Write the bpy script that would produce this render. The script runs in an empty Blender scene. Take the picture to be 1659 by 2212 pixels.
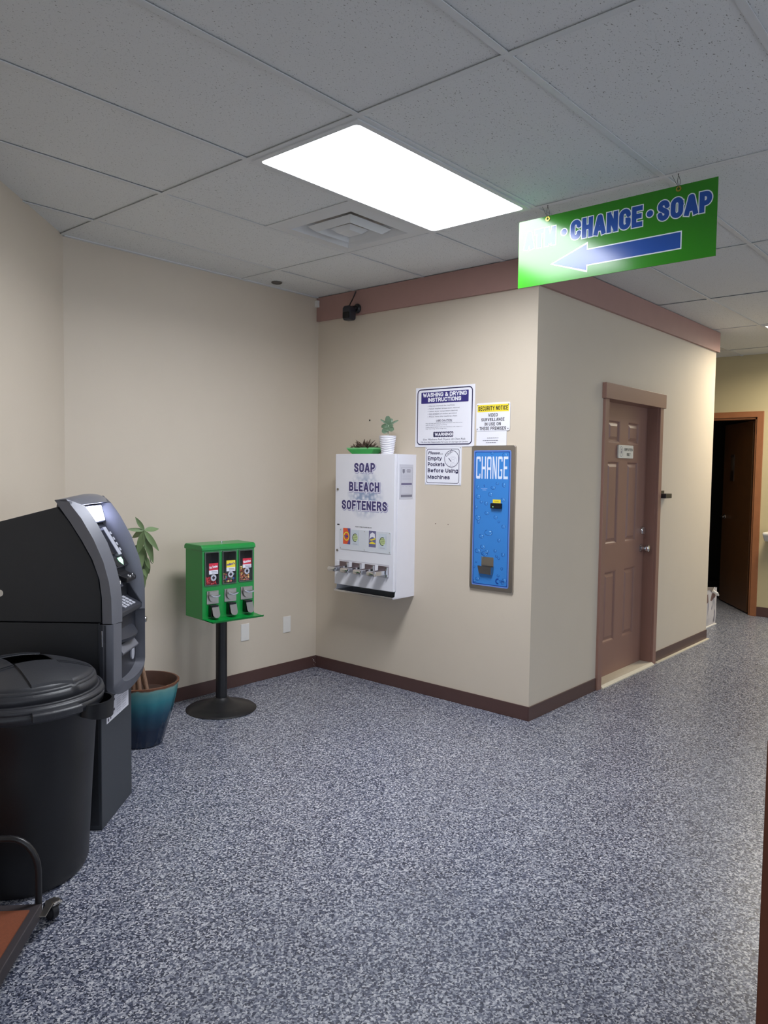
import bpy, bmesh, math, random
from mathutils import Vector, Matrix
from math import sin, cos, pi, radians, sqrt
random.seed(7)
SC = bpy.context.scene
COL = SC.collection

# ---------------------------------------------------------------- camera
YAW, PITCH, ROLL = radians(41.0812), radians(-3.18175), radians(0.77548)
CAM_H = 1.4796
CEIL = 2.717
fw = Vector((cos(YAW)*cos(PITCH), sin(YAW)*cos(PITCH), sin(PITCH)))
r0 = Vector((sin(YAW), -cos(YAW), 0)); u0 = r0.cross(fw)
rt = r0*cos(ROLL) + u0*sin(ROLL); up = -r0*sin(ROLL) + u0*cos(ROLL)
cd = bpy.data.cameras.new('camera'); cam = bpy.data.objects.new('camera', cd); COL.objects.link(cam)
cam.matrix_world = Matrix(((rt.x, up.x, -fw.x, 0), (rt.y, up.y, -fw.y, 0), (rt.z, up.z, -fw.z, CAM_H), (0, 0, 0, 1)))
cd.sensor_fit = 'HORIZONTAL'; cd.sensor_width = 36; cd.lens = 1650.3/1659*36; cd.clip_start = 0.02
SC.camera = cam
# ---------------------------------------------------------------- light and exposure
MAIN_LIGHT, FAR_LIGHT, FILL_LIGHT, SKY = 36.0, 40.0, 11.0, 5.0     # lamp watts, sky strength
LENS_SPREAD = radians(163)                    # prismatic lens of the ceiling lamps
SC.view_settings.view_transform = 'Standard'; SC.view_settings.look = 'None'
SC.view_settings.gamma = 1; SC.view_settings.use_curve_mapping = False
SC.view_settings.exposure = 0.0
W = bpy.data.worlds.new('daylight'); SC.world = W; W.use_nodes = True
W.node_tree.nodes['Background'].inputs[0].default_value = (0.72, 0.84, 1.0, 1)
W.node_tree.nodes['Background'].inputs[1].default_value = SKY

# ---------------------------------------------------------------- materials
def lin(c):
    return tuple((x/255/12.92 if x/255 <= .04045 else ((x/255+.055)/1.055)**2.4) for x in c)
def mat(name, rgb, rough=.5, metal=0., vary=.06, scale=25., bump=0., bscale=200., spec=.5, coat=0.):
    m = bpy.data.materials.new(name); m.use_nodes = True
    nt = m.node_tree; N = nt.nodes; L = nt.links; b = N['Principled BSDF']
    c = lin(rgb)
    b.inputs['Roughness'].default_value = rough; b.inputs['Metallic'].default_value = metal
    b.inputs['Specular IOR Level'].default_value = spec
    b.inputs['Coat Weight'].default_value = coat
    tc = N.new('ShaderNodeTexCoord')
    if vary > 0:
        n = N.new('ShaderNodeTexNoise'); n.inputs['Scale'].default_value = scale; n.inputs['Detail'].default_value = 3
        L.new(tc.outputs['Object'], n.inputs['Vector'])
        mx = N.new('ShaderNodeMix'); mx.data_type = 'RGBA'
        mx.inputs[6].default_value = (*[max(0, x*(1-vary)) for x in c], 1)
        mx.inputs[7].default_value = (*[min(1, x*(1+vary)) for x in c], 1)
        L.new(n.outputs['Fac'], mx.inputs[0]); L.new(mx.outputs[2], b.inputs['Base Color'])
    else:
        b.inputs['Base Color'].default_value = (*c, 1)
    if bump > 0:
        n2 = N.new('ShaderNodeTexNoise'); n2.inputs['Scale'].default_value = bscale; n2.inputs['Detail'].default_value = 2
        L.new(tc.outputs['Object'], n2.inputs['Vector'])
        bp = N.new('ShaderNodeBump'); bp.inputs['Strength'].default_value = bump; bp.inputs['Distance'].default_value = .002
        L.new(n2.outputs['Fac'], bp.inputs['Height']); L.new(bp.outputs['Normal'], b.inputs['Normal'])
    return m
def emis(name, rgb, s):
    m = bpy.data.materials.new(name); m.use_nodes = True; nt = m.node_tree
    b = nt.nodes['Principled BSDF']; b.inputs['Base Color'].default_value = (.8, .8, .8, 1)
    b.inputs['Emission Color'].default_value = (*lin(rgb), 1); b.inputs['Emission Strength'].default_value = s
    return m
def clear(name, fac=.07, tint=(1, 1, 1)):
    m = bpy.data.materials.new(name); m.use_nodes = True; nt = m.node_tree; nt.nodes.clear()
    o = nt.nodes.new('ShaderNodeOutputMaterial'); t = nt.nodes.new('ShaderNodeBsdfTransparent'); g = nt.nodes.new('ShaderNodeBsdfGlossy')
    t.inputs[0].default_value = (*tint, 1); g.inputs['Roughness'].default_value = .05
    x = nt.nodes.new('ShaderNodeMixShader'); x.inputs[0].default_value = fac
    nt.links.new(t.outputs[0], x.inputs[1]); nt.links.new(g.outputs[0], x.inputs[2]); nt.links.new(x.outputs[0], o.inputs[0])
    return m
def floor_mat():
    m = bpy.data.materials.new('speckled_floor'); m.use_nodes = True; nt = m.node_tree; N = nt.nodes; L = nt.links
    b = N['Principled BSDF']; tc = N.new('ShaderNodeTexCoord')
    wp = N.new('ShaderNodeTexNoise'); wp.inputs['Scale'].default_value = 110; wp.inputs['Detail'].default_value = 2
    ad = N.new('ShaderNodeVectorMath'); ad.operation = 'MULTIPLY_ADD'; ad.inputs[1].default_value = (.012, .012, 0)
    L.new(tc.outputs['Object'], wp.inputs['Vector']); L.new(wp.outputs['Color'], ad.inputs[0]); L.new(tc.outputs['Object'], ad.inputs[2])
    v = N.new('ShaderNodeTexVoronoi'); v.inputs['Scale'].default_value = 185
    L.new(ad.outputs[0], v.inputs['Vector'])
    sp = N.new('ShaderNodeSeparateColor'); L.new(v.outputs['Color'], sp.inputs[0])
    r = N.new('ShaderNodeValToRGB'); e = r.color_ramp
    e.interpolation = 'LINEAR'
    e.elements[0].position = 0; e.elements[0].color = (*lin((44, 49, 64)), 1)
    e.elements[1].position = 1; e.elements[1].color = (*lin((204, 205, 210)), 1)
    for p, c in ((.22, (62, 68, 88)), (.42, (99, 104, 123)), (.6, (134, 138, 152)), (.8, (168, 171, 181))):
        k = e.elements.new(p); k.color = (*lin(c), 1)
    L.new(sp.outputs[0], r.inputs[0])
    n = N.new('ShaderNodeTexNoise'); n.inputs['Scale'].default_value = 4; n.inputs['Detail'].default_value = 5
    L.new(tc.outputs['Object'], n.inputs['Vector'])
    mx = N.new('ShaderNodeMix'); mx.data_type = 'RGBA'; mx.blend_type = 'MULTIPLY'; mx.inputs[0].default_value = 1
    rr = N.new('ShaderNodeMapRange'); rr.inputs[3].default_value = .78; rr.inputs[4].default_value = 1.08
    L.new(n.outputs['Fac'], rr.inputs[0]); L.new(r.outputs[0], mx.inputs[6]); L.new(rr.outputs[0], mx.inputs[7])
    L.new(mx.outputs[2], b.inputs['Base Color'])
    r2 = N.new('ShaderNodeMapRange'); r2.inputs[3].default_value = .26; r2.inputs[4].default_value = .42
    L.new(n.outputs['Fac'], r2.inputs[0]); L.new(r2.outputs[0], b.inputs['Roughness'])
    bp = N.new('ShaderNodeBump'); bp.inputs['Strength'].default_value = .25; bp.inputs['Distance'].default_value = .001
    L.new(sp.outputs[1], bp.inputs['Height']); L.new(bp.outputs[0], b.inputs['Normal'])
    b.inputs['Specular IOR Level'].default_value = .5
    return m
def tile_mat():
    m = bpy.data.materials.new('acoustic_tile'); m.use_nodes = True; nt = m.node_tree; N = nt.nodes; L = nt.links
    b = N['Principled BSDF']; b.inputs['Roughness'].default_value = .9; tc = N.new('ShaderNodeTexCoord')
    def pits(scale, stretch, lo, hi, rot):
        mp = N.new('ShaderNodeMapping'); mp.inputs['Scale'].default_value = (1, stretch, 1); mp.inputs['Rotation'].default_value = (0, 0, rot)
        n = N.new('ShaderNodeTexNoise'); n.inputs['Scale'].default_value = scale; n.inputs['Detail'].default_value = 2.5
        L.new(tc.outputs['Object'], mp.inputs[0]); L.new(mp.outputs[0], n.inputs['Vector'])
        q = N.new('ShaderNodeMapRange'); q.inputs[1].default_value = lo; q.inputs[2].default_value = hi
        L.new(n.outputs['Fac'], q.inputs[0]); return q
    a = pits(105, 1.9, .645, .70, .5); c = pits(230, 1.3, .66, .72, 1.2)
    s = N.new('ShaderNodeMath'); s.operation = 'MAXIMUM'; L.new(a.outputs[0], s.inputs[0])
    h = N.new('ShaderNodeMath'); h.operation = 'MULTIPLY'; h.inputs[1].default_value = .6
    L.new(c.outputs[0], h.inputs[0]); L.new(h.outputs[0], s.inputs[1])
    mx = N.new('ShaderNodeMix'); mx.data_type = 'RGBA'
    mx.inputs[6].default_value = (*lin((221, 222, 220)), 1); mx.inputs[7].default_value = (*lin((136, 134, 128)), 1)
    L.new(s.outputs[0], mx.inputs[0]); L.new(mx.outputs[2], b.inputs['Base Color'])
    bp = N.new('ShaderNodeBump'); bp.inputs['Strength'].default_value = .5; bp.inputs['Distance'].default_value = .002; bp.invert = True
    L.new(s.outputs[0], bp.inputs['Height']); L.new(bp.outputs[0], b.inputs['Normal'])
    return m

M = dict(
    wall=mat('beige_wall_paint', (208, 195, 177), .62, vary=.02, scale=6, bump=.12, bscale=160),
    wall_y=mat('yellow_wall_paint', (194, 181, 144), .62, vary=.03, scale=6, bump=.12, bscale=160),
    ceil=tile_mat(), floor=floor_mat(),
    tbar=mat('white_enamel_bar', (212, 213, 212), .5, vary=.02),
    cove=mat('brown_rubber_cove', (84, 60, 56), .34, vary=.06, scale=12),
    fascia=mat('brown_fascia_paint', (166, 130, 122), .55, vary=.05, scale=9, bump=.15, bscale=90),
    door=mat('brown_door_paint', (144, 108, 95), .42, vary=.05, scale=7, bump=.1, bscale=120),
    casing2=mat('orange_brown_wood', (152, 98, 64), .45, vary=.15, scale=14),
    leaf2=mat('dark_oak_veneer', (100, 68, 40), .45, vary=.2, scale=8),
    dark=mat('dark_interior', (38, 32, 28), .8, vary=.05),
    sill=mat('pale_sill_stone', (214, 205, 186), .5, vary=.08, scale=40),
    steel=mat('brushed_steel', (176, 170, 164), .3, 1., vary=.05, scale=60),
    chrome=mat('chrome', (215, 215, 218), .16, 1., vary=.02),
    white=mat('white_enamel', (232, 231, 238), .32, vary=.015),
    whitep=mat('white_plastic', (226, 222, 216), .4, vary=.02),
    paper=mat('white_paper', (232, 231, 240), .6, vary=.02),
    sgn=mat('white_sign_plastic', (236, 235, 243), .38, vary=.015),
    black=mat('black_plastic', (22, 22, 25), .42, vary=.08, scale=40),
    blackm=mat('black_painted_metal', (24, 23, 26), .38, vary=.1),
    navy=mat('navy_ink', (38, 34, 74), .5, vary=.03),
    navy2=mat('violet_navy_ink', (52, 44, 118), .5, vary=.03),
    ink=mat('black_ink', (34, 32, 40), .6, vary=.03),
    grey=mat('grey_ink', (128, 126, 140), .6, vary=.05),
    lgrey=mat('pale_grey_ink', (188, 187, 200), .6, vary=.05),
    blue=mat('blue_vinyl', (34, 78, 158), .16, vary=.02),
    green=mat('green_sign_vinyl', (44, 128, 20), .16, vary=.02),
    edge=mat('white_vinyl_outline', (226, 234, 238), .16, vary=.01),
    cgreen=mat('green_powder_coat', (14, 138, 58), .28, vary=.03, bump=.1, bscale=300),
    brass=mat('brass', (196, 168, 84), .3, 1., vary=.05),
    wire=mat('thin_wire', (92, 88, 84), .5, .6, vary=.05),
    yellow=mat('yellow_ink', (240, 218, 60), .45, vary=.03),
    red=mat('red_ink', (208, 42, 66), .45, vary=.05),
    orange=mat('orange_ink', (232, 92, 52), .45, vary=.05),
    purple=mat('purple_ink', (96, 82, 140), .45, vary=.05),
    skyblue=mat('blue_change_panel', (56, 130, 206), .3, vary=.06, scale=5),
    dblue=mat('dark_blue_ink', (22, 70, 152), .35, vary=.03),
    drop=mat('droplet_ink', (26, 84, 160), .3, vary=.05),
    glint=mat('pale_blue_ink', (150, 205, 244), .3, vary=.05),
    letter=mat('pale_letter_ink', (220, 228, 246), .35, vary=.03),
    bill=mat('black_gloss_plastic', (14, 14, 18), .2, vary=.05),
    atm_side=mat('charcoal_cabinet', (43, 45, 50), .5, vary=.06, bump=.2, bscale=500),
    atm_base=mat('slate_cabinet', (58, 62, 68), .5, vary=.05, bump=.2, bscale=500),
    atm_bez=mat('grey_bezel_plastic', (114, 115, 123), .36, .25, vary=.04, bump=.15, bscale=500),
    atm_in=mat('dark_grey_fascia', (46, 48, 56), .42, vary=.05, bump=.15, bscale=500),
    atm_lt=mat('light_grey_plastic', (176, 177, 186), .35, vary=.04),
    glass_dk=mat('dark_screen_glass', (12, 13, 17), .12, vary=0),
    bin=mat('black_bin_plastic', (20, 20, 23), .38, vary=.1, scale=30, bump=.1, bscale=250),
    lid=mat('charcoal_lid_plastic', (46, 47, 52), .42, vary=.08, scale=30, bump=.25, bscale=350),
    rubber=mat('dark_rubber_edge', (52, 46, 50), .6, vary=.1),
    deck=mat('rust_carpet', (126, 68, 42), .9, vary=.18, scale=120, bump=.5, bscale=400),
    counter=mat('brown_counter_wood', (92, 46, 24), .4, vary=.2, scale=7),
    soil=mat('potting_soil', (58, 36, 26), .95, vary=.5, scale=60, bump=.8, bscale=120),
    bark=mat('brown_bark', (128, 98, 78), .8, vary=.25, scale=40, bump=.5, bscale=80),
    leafm=mat('green_leaf', (112, 134, 92), .42, vary=.3, scale=18),
    leafd=mat('dusky_leaf', (92, 108, 80), .5, vary=.25, scale=40),
    leafs=mat('grey_green_leaf', (88, 112, 86), .45, vary=.22, scale=40),
    leafr=mat('brown_red_succulent', (96, 78, 66), .5, vary=.4, scale=60),
    dish=mat('green_glazed_dish', (62, 176, 84), .25, vary=.1, scale=20),
    dishl=mat('pale_green_glaze', (128, 208, 138), .25, vary=.08, scale=20),
    worn=mat('worn_grey_canvas', (196, 190, 190), .85, vary=.22, scale=9, bump=.4, bscale=60),
    stain=mat('brown_stain', (110, 84, 78), .9, vary=.3, scale=20),
    glassw=clear('clear_window'), glass=clear('window_pane', .08),
    notice=mat('pale_notice_paper', (206, 205, 214), .5, vary=.02),
)
# teal glaze: turquoise shoulder running to navy foot, brown bare rim (the glaze of the pot itself)
def glaze():
    m = bpy.data.materials.new('teal_glaze'); m.use_nodes = True; nt = m.node_tree; N = nt.nodes; L = nt.links
    b = N['Principled BSDF']; b.inputs['Roughness'].default_value = .18; tc = N.new('ShaderNodeTexCoord')
    s = N.new('ShaderNodeSeparateXYZ'); L.new(tc.outputs['Object'], s.inputs[0])
    n = N.new('ShaderNodeTexNoise'); n.inputs['Scale'].default_value = 18; n.inputs['Detail'].default_value = 4
    L.new(tc.outputs['Object'], n.inputs['Vector'])
    a = N.new('ShaderNodeMath'); a.operation = 'MULTIPLY_ADD'; a.inputs[1].default_value = .03; L.new(n.outputs['Fac'], a.inputs[0]); L.new(s.outputs[2], a.inputs[2])
    q = N.new('ShaderNodeMapRange'); q.inputs[1].default_value = .015; q.inputs[2].default_value = .355; L.new(a.outputs[0], q.inputs[0])
    r = N.new('ShaderNodeValToRGB'); e = r.color_ramp
    e.elements[0].position = 0; e.elements[0].color = (*lin((26, 38, 60)), 1)
    e.elements[1].position = 1; e.elements[1].color = (*lin((112, 66, 44)), 1)
    for p, c in ((.3, (20, 38, 62)), (.55, (26, 74, 96)), (.75, (48, 122, 134)), (.9, (92, 150, 150)), (.945, (120, 162, 156)), (.965, (110, 72, 50))):
        k = e.elements.new(p); k.color = (*lin(c), 1)
    L.new(q.outputs[0], r.inputs[0]); L.new(r.outputs[0], b.inputs['Base Color']); return m
M['glaze'] = glaze()
def candy_mat(name, cols):
    m = bpy.data.materials.new(name); m.use_nodes = True; nt = m.node_tree; N = nt.nodes; L = nt.links
    b = N['Principled BSDF']; b.inputs['Roughness'].default_value = .25
    g = N.new('ShaderNodeNewGeometry'); r = N.new('ShaderNodeValToRGB'); e = r.color_ramp; e.interpolation = 'CONSTANT'
    e.elements[0].color = (*lin(cols[0]), 1); e.elements[1].position = 1/len(cols); e.elements[1].color = (*lin(cols[1]), 1)
    for i, c in enumerate(cols[2:]):
        k = e.elements.new((i+2)/len(cols)); k.color = (*lin(c), 1)
    L.new(g.outputs['Random Per Island'], r.inputs[0]); L.new(r.outputs[0], b.inputs['Base Color']); return m

# ---------------------------------------------------------------- helpers
def B(): return bmesh.new()
def box(bm, x0, x1, y0, y1, z0, z1):
    v = [bm.verts.new(p) for p in ((x0, y0, z0), (x1, y0, z0), (x1, y1, z0), (x0, y1, z0), (x0, y0, z1), (x1, y0, z1), (x1, y1, z1), (x0, y1, z1))]
    for f in ((0, 3, 2, 1), (4, 5, 6, 7), (0, 1, 5, 4), (1, 2, 6, 5), (2, 3, 7, 6), (3, 0, 4, 7)): bm.faces.new([v[i] for i in f])
    return bm
def loft(bm, rows, closed=False, cap=False):
    R = [[bm.verts.new(p) for p in row] for row in rows]
    n = len(R[0])
    for a, b in zip(R[:-1], R[1:]):
        for i in range(n if closed else n-1):
            j = (i+1) % n
            try: bm.faces.new((a[i], a[j], b[j], b[i]))
            except ValueError: pass
    if cap:
        bm.faces.new(R[0][::-1]); bm.faces.new(R[-1])
    return bm
def prism(bm, pts, a0, a1, f):            # pts: polygon (p,q); f(p,q,a) -> xyz
    return loft(bm, [[f(p, q, a0) for p, q in pts], [f(p, q, a1) for p, q in pts]], True, True)
def lathe(bm, prof, n=32, cx=0, cy=0, mod=None, cap=True):
    rows = []
    for r, z in prof:
        rows.append([(cx+(r if not mod else r*mod(2*pi*k/n, z))*cos(2*pi*k/n), cy+(r if not mod else r*mod(2*pi*k/n, z))*sin(2*pi*k/n), z) for k in range(n)])
    return loft(bm, rows, True, cap)
def tube(bm, pts, r, n=8):
    pts = [Vector(p) for p in pts]; rows = []
    t0 = (pts[1]-pts[0]).normalized(); nrm = t0.orthogonal().normalized()
    for i, p in enumerate(pts):
        t = (pts[min(i+1, len(pts)-1)]-pts[max(i-1, 0)]).normalized()
        nrm = (nrm - t*nrm.dot(t)).normalized(); bn = t.cross(nrm)
        rr = r[i] if isinstance(r, (list, tuple)) else r
        rows.append([p+(nrm*cos(2*pi*k/n)+bn*sin(2*pi*k/n))*rr for k in range(n)])
    return loft(bm, rows, True, True)
def cyl(bm, p0, p1, r, n=16): return tube(bm, [p0, p1], r, n)
def ball(bm, c, r, sx=1, sy=1, sz=1, u=10, v=7, rot=None):
    m = Matrix.Translation(c) @ (rot or Matrix.Identity(4)) @ Matrix.Diagonal((sx, sy, sz, 1))
    bmesh.ops.create_uvsphere(bm, u_segments=u, v_segments=v, radius=r, matrix=m); return bm
def ico(bm, c, r, s=(1, 1, 1), rot=None):
    m = Matrix.Translation(c) @ (rot or Matrix.Identity(4)) @ Matrix.Diagonal((*s, 1))
    bmesh.ops.create_icosphere(bm, subdivisions=1, radius=r, matrix=m); return bm
def rrect(x0, x1, z0, z1, r, n=5):
    o = []
    for cx, cz, a in ((x1-r, z1-r, 0), (x0+r, z1-r, pi/2), (x0+r, z0+r, pi), (x1-r, z0+r, 1.5*pi)):
        for k in range(n+1): o.append((cx+r*cos(a+pi/2*k/n), cz+r*sin(a+pi/2*k/n)))
    return o
def oval(cx, cz, rx, rz, n=28): return [(cx+rx*cos(2*pi*k/n), cz+rz*sin(2*pi*k/n)) for k in range(n)]
def flat(bm, pts, y):
    bm.faces.new([bm.verts.new((p, y, q)) for p, q in pts]); return bm
def rect(bm, x0, x1, z0, z1, y): return flat(bm, [(x0, z0), (x1, z0), (x1, z1), (x0, z1)], y)
def ring(bm, outer, inner, y, y2=None):
    o = [bm.verts.new((p, y, q)) for p, q in outer]; i = [bm.verts.new((p, y if y2 is None else y2, q)) for p, q in inner]
    n = len(o)
    for k in range(n): bm.faces.new((o[k], o[(k+1) % n], i[(k+1) % n], i[k]))
    return bm
def arc(cx, cz, rx, rz, a0, a1, n=12): return [(cx+rx*cos(radians(a0+(a1-a0)*k/n)), cz+rz*sin(radians(a0+(a1-a0)*k/n))) for k in range(n+1)]
def plate(bm, x0, x1, z0, z1, holes, y):   # flat plate with rectangular holes
    xs = sorted({x0, x1, *[h[0] for h in holes], *[h[1] for h in holes]}); zs = sorted({z0, z1, *[h[2] for h in holes], *[h[3] for h in holes]})
    for a, b in zip(xs[:-1], xs[1:]):
        for c, d in zip(zs[:-1], zs[1:]):
            m, k = (a+b)/2, (c+d)/2
            if not any(h[0] < m < h[1] and h[2] < k < h[3] for h in holes): rect(bm, a, b, c, d, y)
    return bm
_cap = {}
def text(bm, s, x, z, h, w=None, y=0., bold=0., align='C', shear=0., rot=0.):
    """lettering in the local x-z plane; z = baseline, h = cap height, w = full width (optional)"""
    def raw(t, off):
        c = bpy.data.curves.new('lettering', 'FONT'); c.body = t; c.offset = off; c.resolution_u = 3; c.fill_mode = 'FRONT'
        o = bpy.data.objects.new('lettering', c); me = o.to_mesh()
        vs = [v.co.copy() for v in me.vertices]; fs = [tuple(p.vertices) for p in me.polygons]
        o.to_mesh_clear(); bpy.data.objects.remove(o); bpy.data.curves.remove(c); return vs, fs
    if bold not in _cap:
        vs, _ = raw('H', bold); _cap[bold] = (min(v.y for v in vs), max(v.y for v in vs))
    lo, hi = _cap[bold]
    vs, fs = raw(s, bold)
    if not vs: return bm
    sz = h/(hi-lo); a, b = min(v.x for v in vs), max(v.x for v in vs)
    sx = w/(b-a) if w else sz*.92
    off = {'C': (a+b)/2, 'L': a, 'R': b}[align]
    out = []
    for v in vs:
        px = (v.x-off)*sx; pz = (v.y-lo)*sz; px += shear*pz
        if rot: px, pz = px*cos(rot)-pz*sin(rot), px*sin(rot)+pz*cos(rot)
        out.append(bm.verts.new((x+px, y, z+pz)))
    for f in fs:
        try: bm.faces.new([out[i] for i in f])
        except ValueError: pass
    return bm
def part(name, bm, m, parent=None, smooth=False, bevel=0., label=None, wn=False, fix=True):
    if fix: bmesh.ops.recalc_face_normals(bm, faces=bm.faces)
    me = bpy.data.meshes.new(name); bm.to_mesh(me); bm.free()
    me.materials.append(M[m] if isinstance(m, str) else m)
    if smooth: me.polygons.foreach_set('use_smooth', [True]*len(me.polygons))
    o = bpy.data.objects.new(name, me); COL.objects.link(o)
    if parent is not None: o.parent = parent
    if bevel:
        k = o.modifiers.new('bevel', 'BEVEL'); k.width = bevel; k.segments = 2; k.limit_method = 'ANGLE'; k.angle_limit = radians(40)
    if smooth:
        try: me.shade_auto_smooth
        except AttributeError: pass
        k = o.modifiers.new('split', 'EDGE_SPLIT'); k.split_angle = radians(38)
    if label: o['label'] = label
    return o
def ink(name, bm, m, parent, label=None): return part(name, bm, m, parent, fix=False, label=label)
def tag(o, label, cat, group=None, kind=None):
    o['label'] = label; o['category'] = cat
    if group: o['group'] = group
    if kind: o['kind'] = kind
    return o
def thing(name, label, cat, loc=(0, 0, 0), rz=0., group=None):
    o = bpy.data.objects.new(name, None); COL.objects.link(o); o.empty_display_size = .1
    o.location = loc; o.rotation_euler = (0, 0, rz)
    return tag(o, label, cat, group)
def struct(name, bm, m, label=None, bevel=0., smooth=False):
    o = part(name, bm, m, None, smooth, bevel); o['kind'] = 'structure'
    if label: o['label'] = label
    return o
def copy_thing(o, loc, label):
    r = o.copy(); COL.objects.link(r); r.location = loc; r['label'] = label
    for ch in list(o.children):
        c = ch.copy(); COL.objects.link(c); c.parent = r
        for g in list(ch.children):
            d = g.copy(); COL.objects.link(d); d.parent = c
    return r
def dvz(d, v, z=0.):                        # distance along the view heading, sideways offset -> room coordinates
    return (d*cos(YAW)+v*sin(YAW), d*sin(YAW)-v*cos(YAW), z)

# ---------------------------------------------------------------- room shell
GX, GY, TX, TY = 2.0019, 1.892, 1.2192, 0.6096
XB, YA, YC, XD, XF = 3.9351, 4.0896, 2.2727, 7.0248, 8.55
XL = 2.016                                   # corner between back wall and slanted left wall
H = CEIL + .06
struct('floor', box(B(), -3, 11.5, -5, 7, -.06, 0), 'floor')
# ceiling tiles on a lay-in grid; cells of the lamps and the vent stay open
lampcells = {(0, 0), (4, -1), (0, -7), (4, -7), (-2, -7)}
bm = B()
for i in range(-4, 8):
    for j in range(-11, 8):
        if (i, j) in lampcells: continue
        x0, x1, y0, y1 = GX+i*TX, GX+(i+1)*TX, GY+j*TY, GY+(j+1)*TY
        if (i, j) == (0, 1): x1 = GX+TX/2
        z = CEIL + .004 + (i*7+j*3) % 3*.0012
        bm.faces.new([bm.verts.new(p) for p in ((x0+.002, y0+.002, z), (x0+.002, y1-.002, z), (x1-.002, y1-.002, z), (x1-.002, y0+.002, z))])
ceiling = part('ceiling', bm, 'ceil', None, fix=False); ceiling['kind'] = 'structure'
bm = B()
for j in range(-11, 9): box(bm, GX-4*TX, GX+8*TX, GY+j*TY-.012, GY+j*TY+.012, CEIL, CEIL+.003)
for i in range(-4, 9): box(bm, GX+i*TX-.012, GX+i*TX+.012, GY-11*TY, GY+8*TY, CEIL-.0004, CEIL+.0026)
box(bm, GX+TX/2-.012, GX+TX/2+.012, GY+TY, GY+2*TY, CEIL-.0004, CEIL+.0026)
part('grid_bar', bm, 'tbar', ceiling)
struct('sky_block', box(B(), -3.2, 12, -5, 7, CEIL+.16, CEIL+.2), 'dark', 'unseen dark deck added above the lay-in ceiling to block sky light')  # out of view, added to keep world light from coming in above
s2 = sqrt(.5)
def slab(p, q, th, z0, z1):                  # wall slab from p to q, thickness to the left of p->q
    d = Vector((q[0]-p[0], q[1]-p[1])).normalized(); n = Vector((-d.y, d.x))*th
    pts = [p, q, (q[0]+n.x, q[1]+n.y), (p[0]+n.x, p[1]+n.y)]
    return prism(B(), pts, z0, z1, lambda a, b, c: (a, b, c))
LEND = (XL-4.5*s2, YA-4.5*s2)
struct('wall_left', slab((XL, YA), LEND, -.1, 0, H), 'wall')
struct('wall_back', box(B(), XL-.2, XB+.3, YA, YA+.1, 0, H), 'wall')
struct('wall_center', box(B(), XB, XB+.1, YC+.1, YA, 0, H), 'wall')
DX0, DX1, DZ = 4.872, 5.768, 1.985            # brown door opening in the right wall
bm = B(); box(bm, XB, DX0, YC, YC+.1, 0, H); box(bm, DX1, XD, YC, YC+.1, 0, H); box(bm, DX0, DX1, YC, YC+.1, DZ, H)
struct('wall_right', bm, 'wall')
struct('wall_corridor', box(B(), XD-.1, XD, YC+.1, 6.4, 0, H), 'wall')
struct('wall_end', box(B(), XD, XF, 6.4, 6.5, 0, H), 'wall_y')
D2A, D2B, D2Z = 2.325, 3.245, 2.075           # far doorway
bm = B(); box(bm, XF, XF+.1, -4.6, D2A, 0, H); box(bm, XF, XF+.1, D2B, 6.5, 0, H); box(bm, XF, XF+.1, D2A, D2B, D2Z, H)
struct('wall_far', bm, 'wall_y')
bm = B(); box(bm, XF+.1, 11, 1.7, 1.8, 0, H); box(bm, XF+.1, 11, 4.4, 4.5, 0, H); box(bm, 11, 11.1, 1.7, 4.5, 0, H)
struct('wall_store', bm, 'dark')  # dark colour stands in for the unlit room's shade; walls block light
EY0, EY1, EZ = -1.9, -.1, 2.2                 # unseen glazed entry, added to throw daylight on the lower center wall
bm = B(); ex = LEND[0]; box(bm, ex-.1, ex, -4.6, EY0, 0, H); box(bm, ex-.1, ex, EY1, LEND[1]+.05, 0, H); box(bm, ex-.1, ex, EY0, EY1, EZ, H)
struct('wall_entry', bm, 'wall')
bm = B(); ym = (EY0+EY1)/2
for y in (EY0, ym-.04, EY1-.08): box(bm, ex-.08, ex-.02, y, y+.08, 0, EZ)
for z in (0, .9, EZ-.08): box(bm, ex-.08, ex-.02, EY0, EY1, z, z+.08)
d3 = struct('added_entry_door', bm, 'steel')  # frame of the added daylight opening, never in view
part('pane', box(B(), ex-.054, ex-.048, EY0+.06, EY1-.06, .06, EZ-.06), 'glass', d3)
ld = bpy.data.lights.new('daylight_portal', 'AREA'); ld.shape = 'RECTANGLE'; ld.size = EY1-EY0; ld.size_y = EZ; ld.cycles.is_portal = True
lo = bpy.data.objects.new('daylight_portal', ld); COL.objects.link(lo); lo.location = (ex-.12, ym, EZ/2); lo.rotation_euler = (radians(90), 0, radians(-90))
WIN = [(1.4, 3.0), (5.0, 6.4), (6.7, 8.3)]
bm = B(); y0, y1 = -4.6, -4.5
xs = [LEND[0]] + [v for w in WIN for v in w] + [XF]
for a, b in zip(xs[::2], xs[1::2]): box(bm, a, b, y0, y1, 0, H)
for a, b in WIN: box(bm, a, b, y0, y1, 0, .45); box(bm, a, b, y0, y1, 2.35, H)
struct('wall_front', bm, 'wall')
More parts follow.
